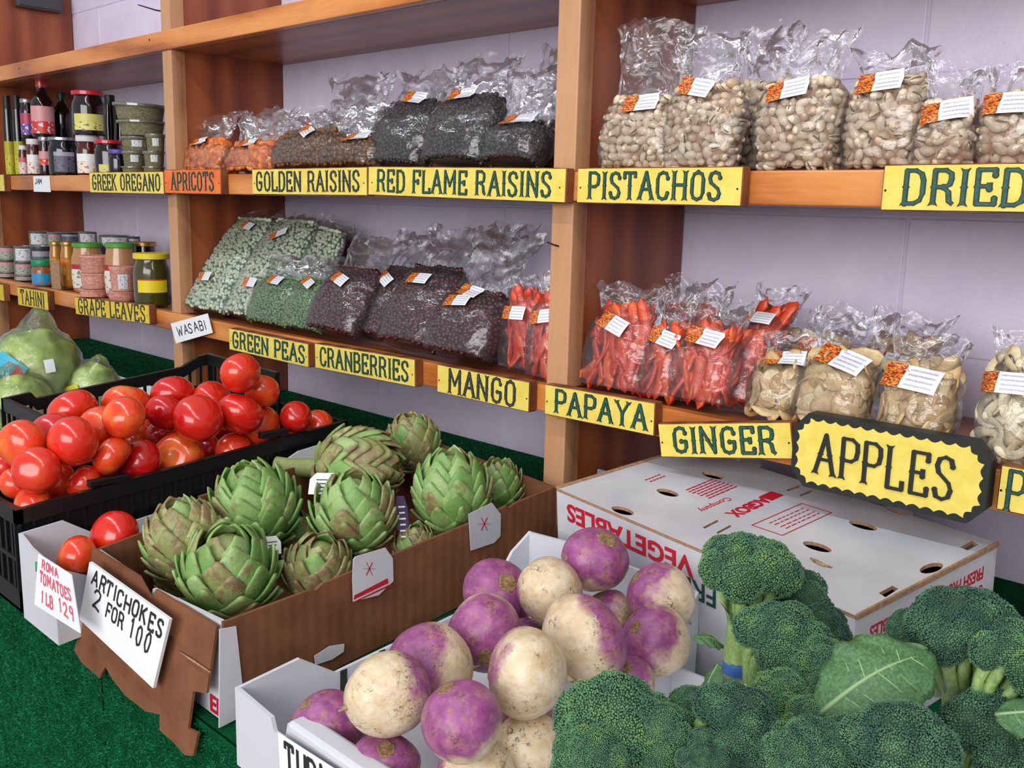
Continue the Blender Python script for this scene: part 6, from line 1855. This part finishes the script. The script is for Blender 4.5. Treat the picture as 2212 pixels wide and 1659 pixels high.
CN = [(-2, 31, 532, 562, 1.04, 'canred', 'upper printed can of the front stack at the left picture edge'), (-2, 31, 563, 589, 1.04, 'canred', 'middle printed can of the front stack at the left picture edge'), (-2, 31, 590, None, 1.04, 'canred', 'lowest printed can of the front stack at the left picture edge'),
      (33, 69, 533, 566, 1.04, 'barcode', 'top can of the second stack with a barcode label'), (34, 70, 567, 595, 1.04, 'canred', 'middle can of the second stack'), (34, 70, 596, None, 1.04, 'canred', 'lowest can of the second stack'),
      (0, 40, 501, 532, 1.11, 'barcode', 'can on the back row at the left with a pale label'), (42, 62, 500, 532, 1.15, None, 'dark can on the back row beside the pale-labelled one'), (66, 104, 501, 531, 1.10, 'barcode', 'can on the back row with a silvery label'), (104, 132, 503, 530, 1.12, 'canred', 'small can on the back row with a pink band'),
      (133, 170, 503, 531, 1.13, 'dark', 'dark printed can above the oil bottles'), (172, 207, 502, 530, 1.14, 'barcode', 'can with white side above the first sauce jar'), (218, 277, 510, 532, 1.14, 'barcode', 'wide can with blue-grey label in the back row'), (278, 302, 512, 545, 1.15, 'dark', 'last small dark can in the back row'),
      (68, 106, 533, None, 1.06, 'dark', 'dark can behind the turquoise jar')]
for (a, b, t_, bb, yy, lb_, txt) in CN:
    J('food_can', txt, 'can', a, b, t_, bb, yy, 'navy' if lb_ in (None, 'dark') else 'can', None, 0, 1, lb_, (.12, .88), 'can', LOW, G3, .9)
# hidden cans added below the back row to hold it up
for (a, b, t_, yy, txt) in ((0, 40, 533, 1.11, 'added support can beneath the pale-labelled one in the back row'), (42, 62, 533, 1.15, 'added support can below the dark back-row one'), (66, 104, 532, 1.12, 'added support can below the silvery back-row one'), (104, 132, 531, 1.13, 'added support can below the pink-banded one'),
                            (133, 170, 532, 1.14, 'added support can below the dark printed one'), (172, 207, 531, 1.15, 'added support can below the white-sided one'), (218, 277, 533, 1.15, 'added support can below the wide blue-grey one')):
    J('food_can', txt, 'can', a, b, t_, None, yy, 'navy', None, 0, 1, None, (.1, .9), 'can', LOW, G3)
G4 = 'jars on the lower shelf'
J('spread_jar', 'little turquoise-labelled jar with teal lid', 'jar', 70, 109, 561, None, 1.02, 'brown', 'teal', .22, .98, 'blue', (.0, .62), 'jar', LOW, G4)
J('oil_jar', 'slim golden oil jar with orange label, left of the pair', 'jar', 107, 131, 523, None, 1.05, 'oil', 'gold', .08, .9, 'orange', (.05, .68), 'jar', LOW, G4)
J('oil_jar', 'slim golden oil jar with orange label, right of the pair', 'jar', 131, 160, 523, None, 1.05, 'oil', 'gold', .08, .9, 'orange', (.05, .68), 'jar', LOW, G4)
J('sauce_jar', 'tan sauce jar with green lid behind the salt tubs, left one', 'jar', 156, 220, 525, None, 1.05, 'sauce', 'green', .08, .9, 'sauce', (.10, .62), 'belly', LOW, G4)
J('sauce_jar', 'tan sauce jar with green lid nearer the grape leaves', 'jar', 226, 290, 525, None, 1.05, 'sauce', 'green', .08, .88, 'sauce', (.10, .66), 'belly', LOW, G4)
J('preserve_jar', 'gold-lidded dark jar behind the grape leaf jar', 'jar', 287, 336, 523, None, 1.12, 'dark', 'gold', .07, .95, None, (.1, .6), 'jar', LOW, G4)
J('grape_leaf_jar', 'olive grape leaf jar with yellow lid and yellow label', 'jar', 290, 363, 547, None, 1.03, 'olive', 'yellow', .10, .98, 'grape', (.30, .58), 'jar', LOW, G4, .85)
G5 = 'tubs of pink salt on the lower shelf'
for (a, b, t_, bb, txt) in ((174, 233, 624, None, 'lowest pink salt tub of the taller stack'), (178, 233, 590, 623, 'middle pink salt tub of the taller stack'), (176, 233, 552, 589, 'top pink salt tub of the taller stack'), (236, 291, 629, None, 'lower pink salt tub beside the grape leaf jar'), (240, 290, 576, 628, 'upper pink salt tub beside the grape leaf jar')):
    J('salt_tub', txt, 'tub', a, b, t_, bb, 1.008 + (0.01 if 'taller' not in txt else 0), 'salt', 'white' if False else None, 0, 1, 'barcode' if 'upper' in txt else None, (.1, .7), 'tub', LOW, G5, .4)
o = bbox('cardboard_divider', at_y(121, 600, 1.006) , (0.055, 0.004, 0.075), 0.001, M_CARDE)
tag(o, 'beige cardboard piece standing between the turquoise and oil jars', 'cardboard')
o.location.z = LOW + 0.0385 + ZO
# stand-in box for a dark grey tray edge at the top left
ta, tb_ = at_x(34, 16, -3.035), at_x(132, 2, -3.035)
root = empty('tray_edge_box', (-3.0375, (ta.y + tb_.y) / 2, ta.z + 0.032))
tag(root, 'dark grey box standing in for a tray edge in the top left corner', 'box')
M_GT = plain('dark_grey_plastic', (62, 64, 66), 0.5)
bbox('housing', (0, 0, 0), (.028, max(0.05, tb_.y - ta.y), .06), .006, M_GT, root)
bbox('cover', (0.015, 0, 0), (.004, max(0.05, tb_.y - ta.y) - .012, .05), .002, M_GT, root)
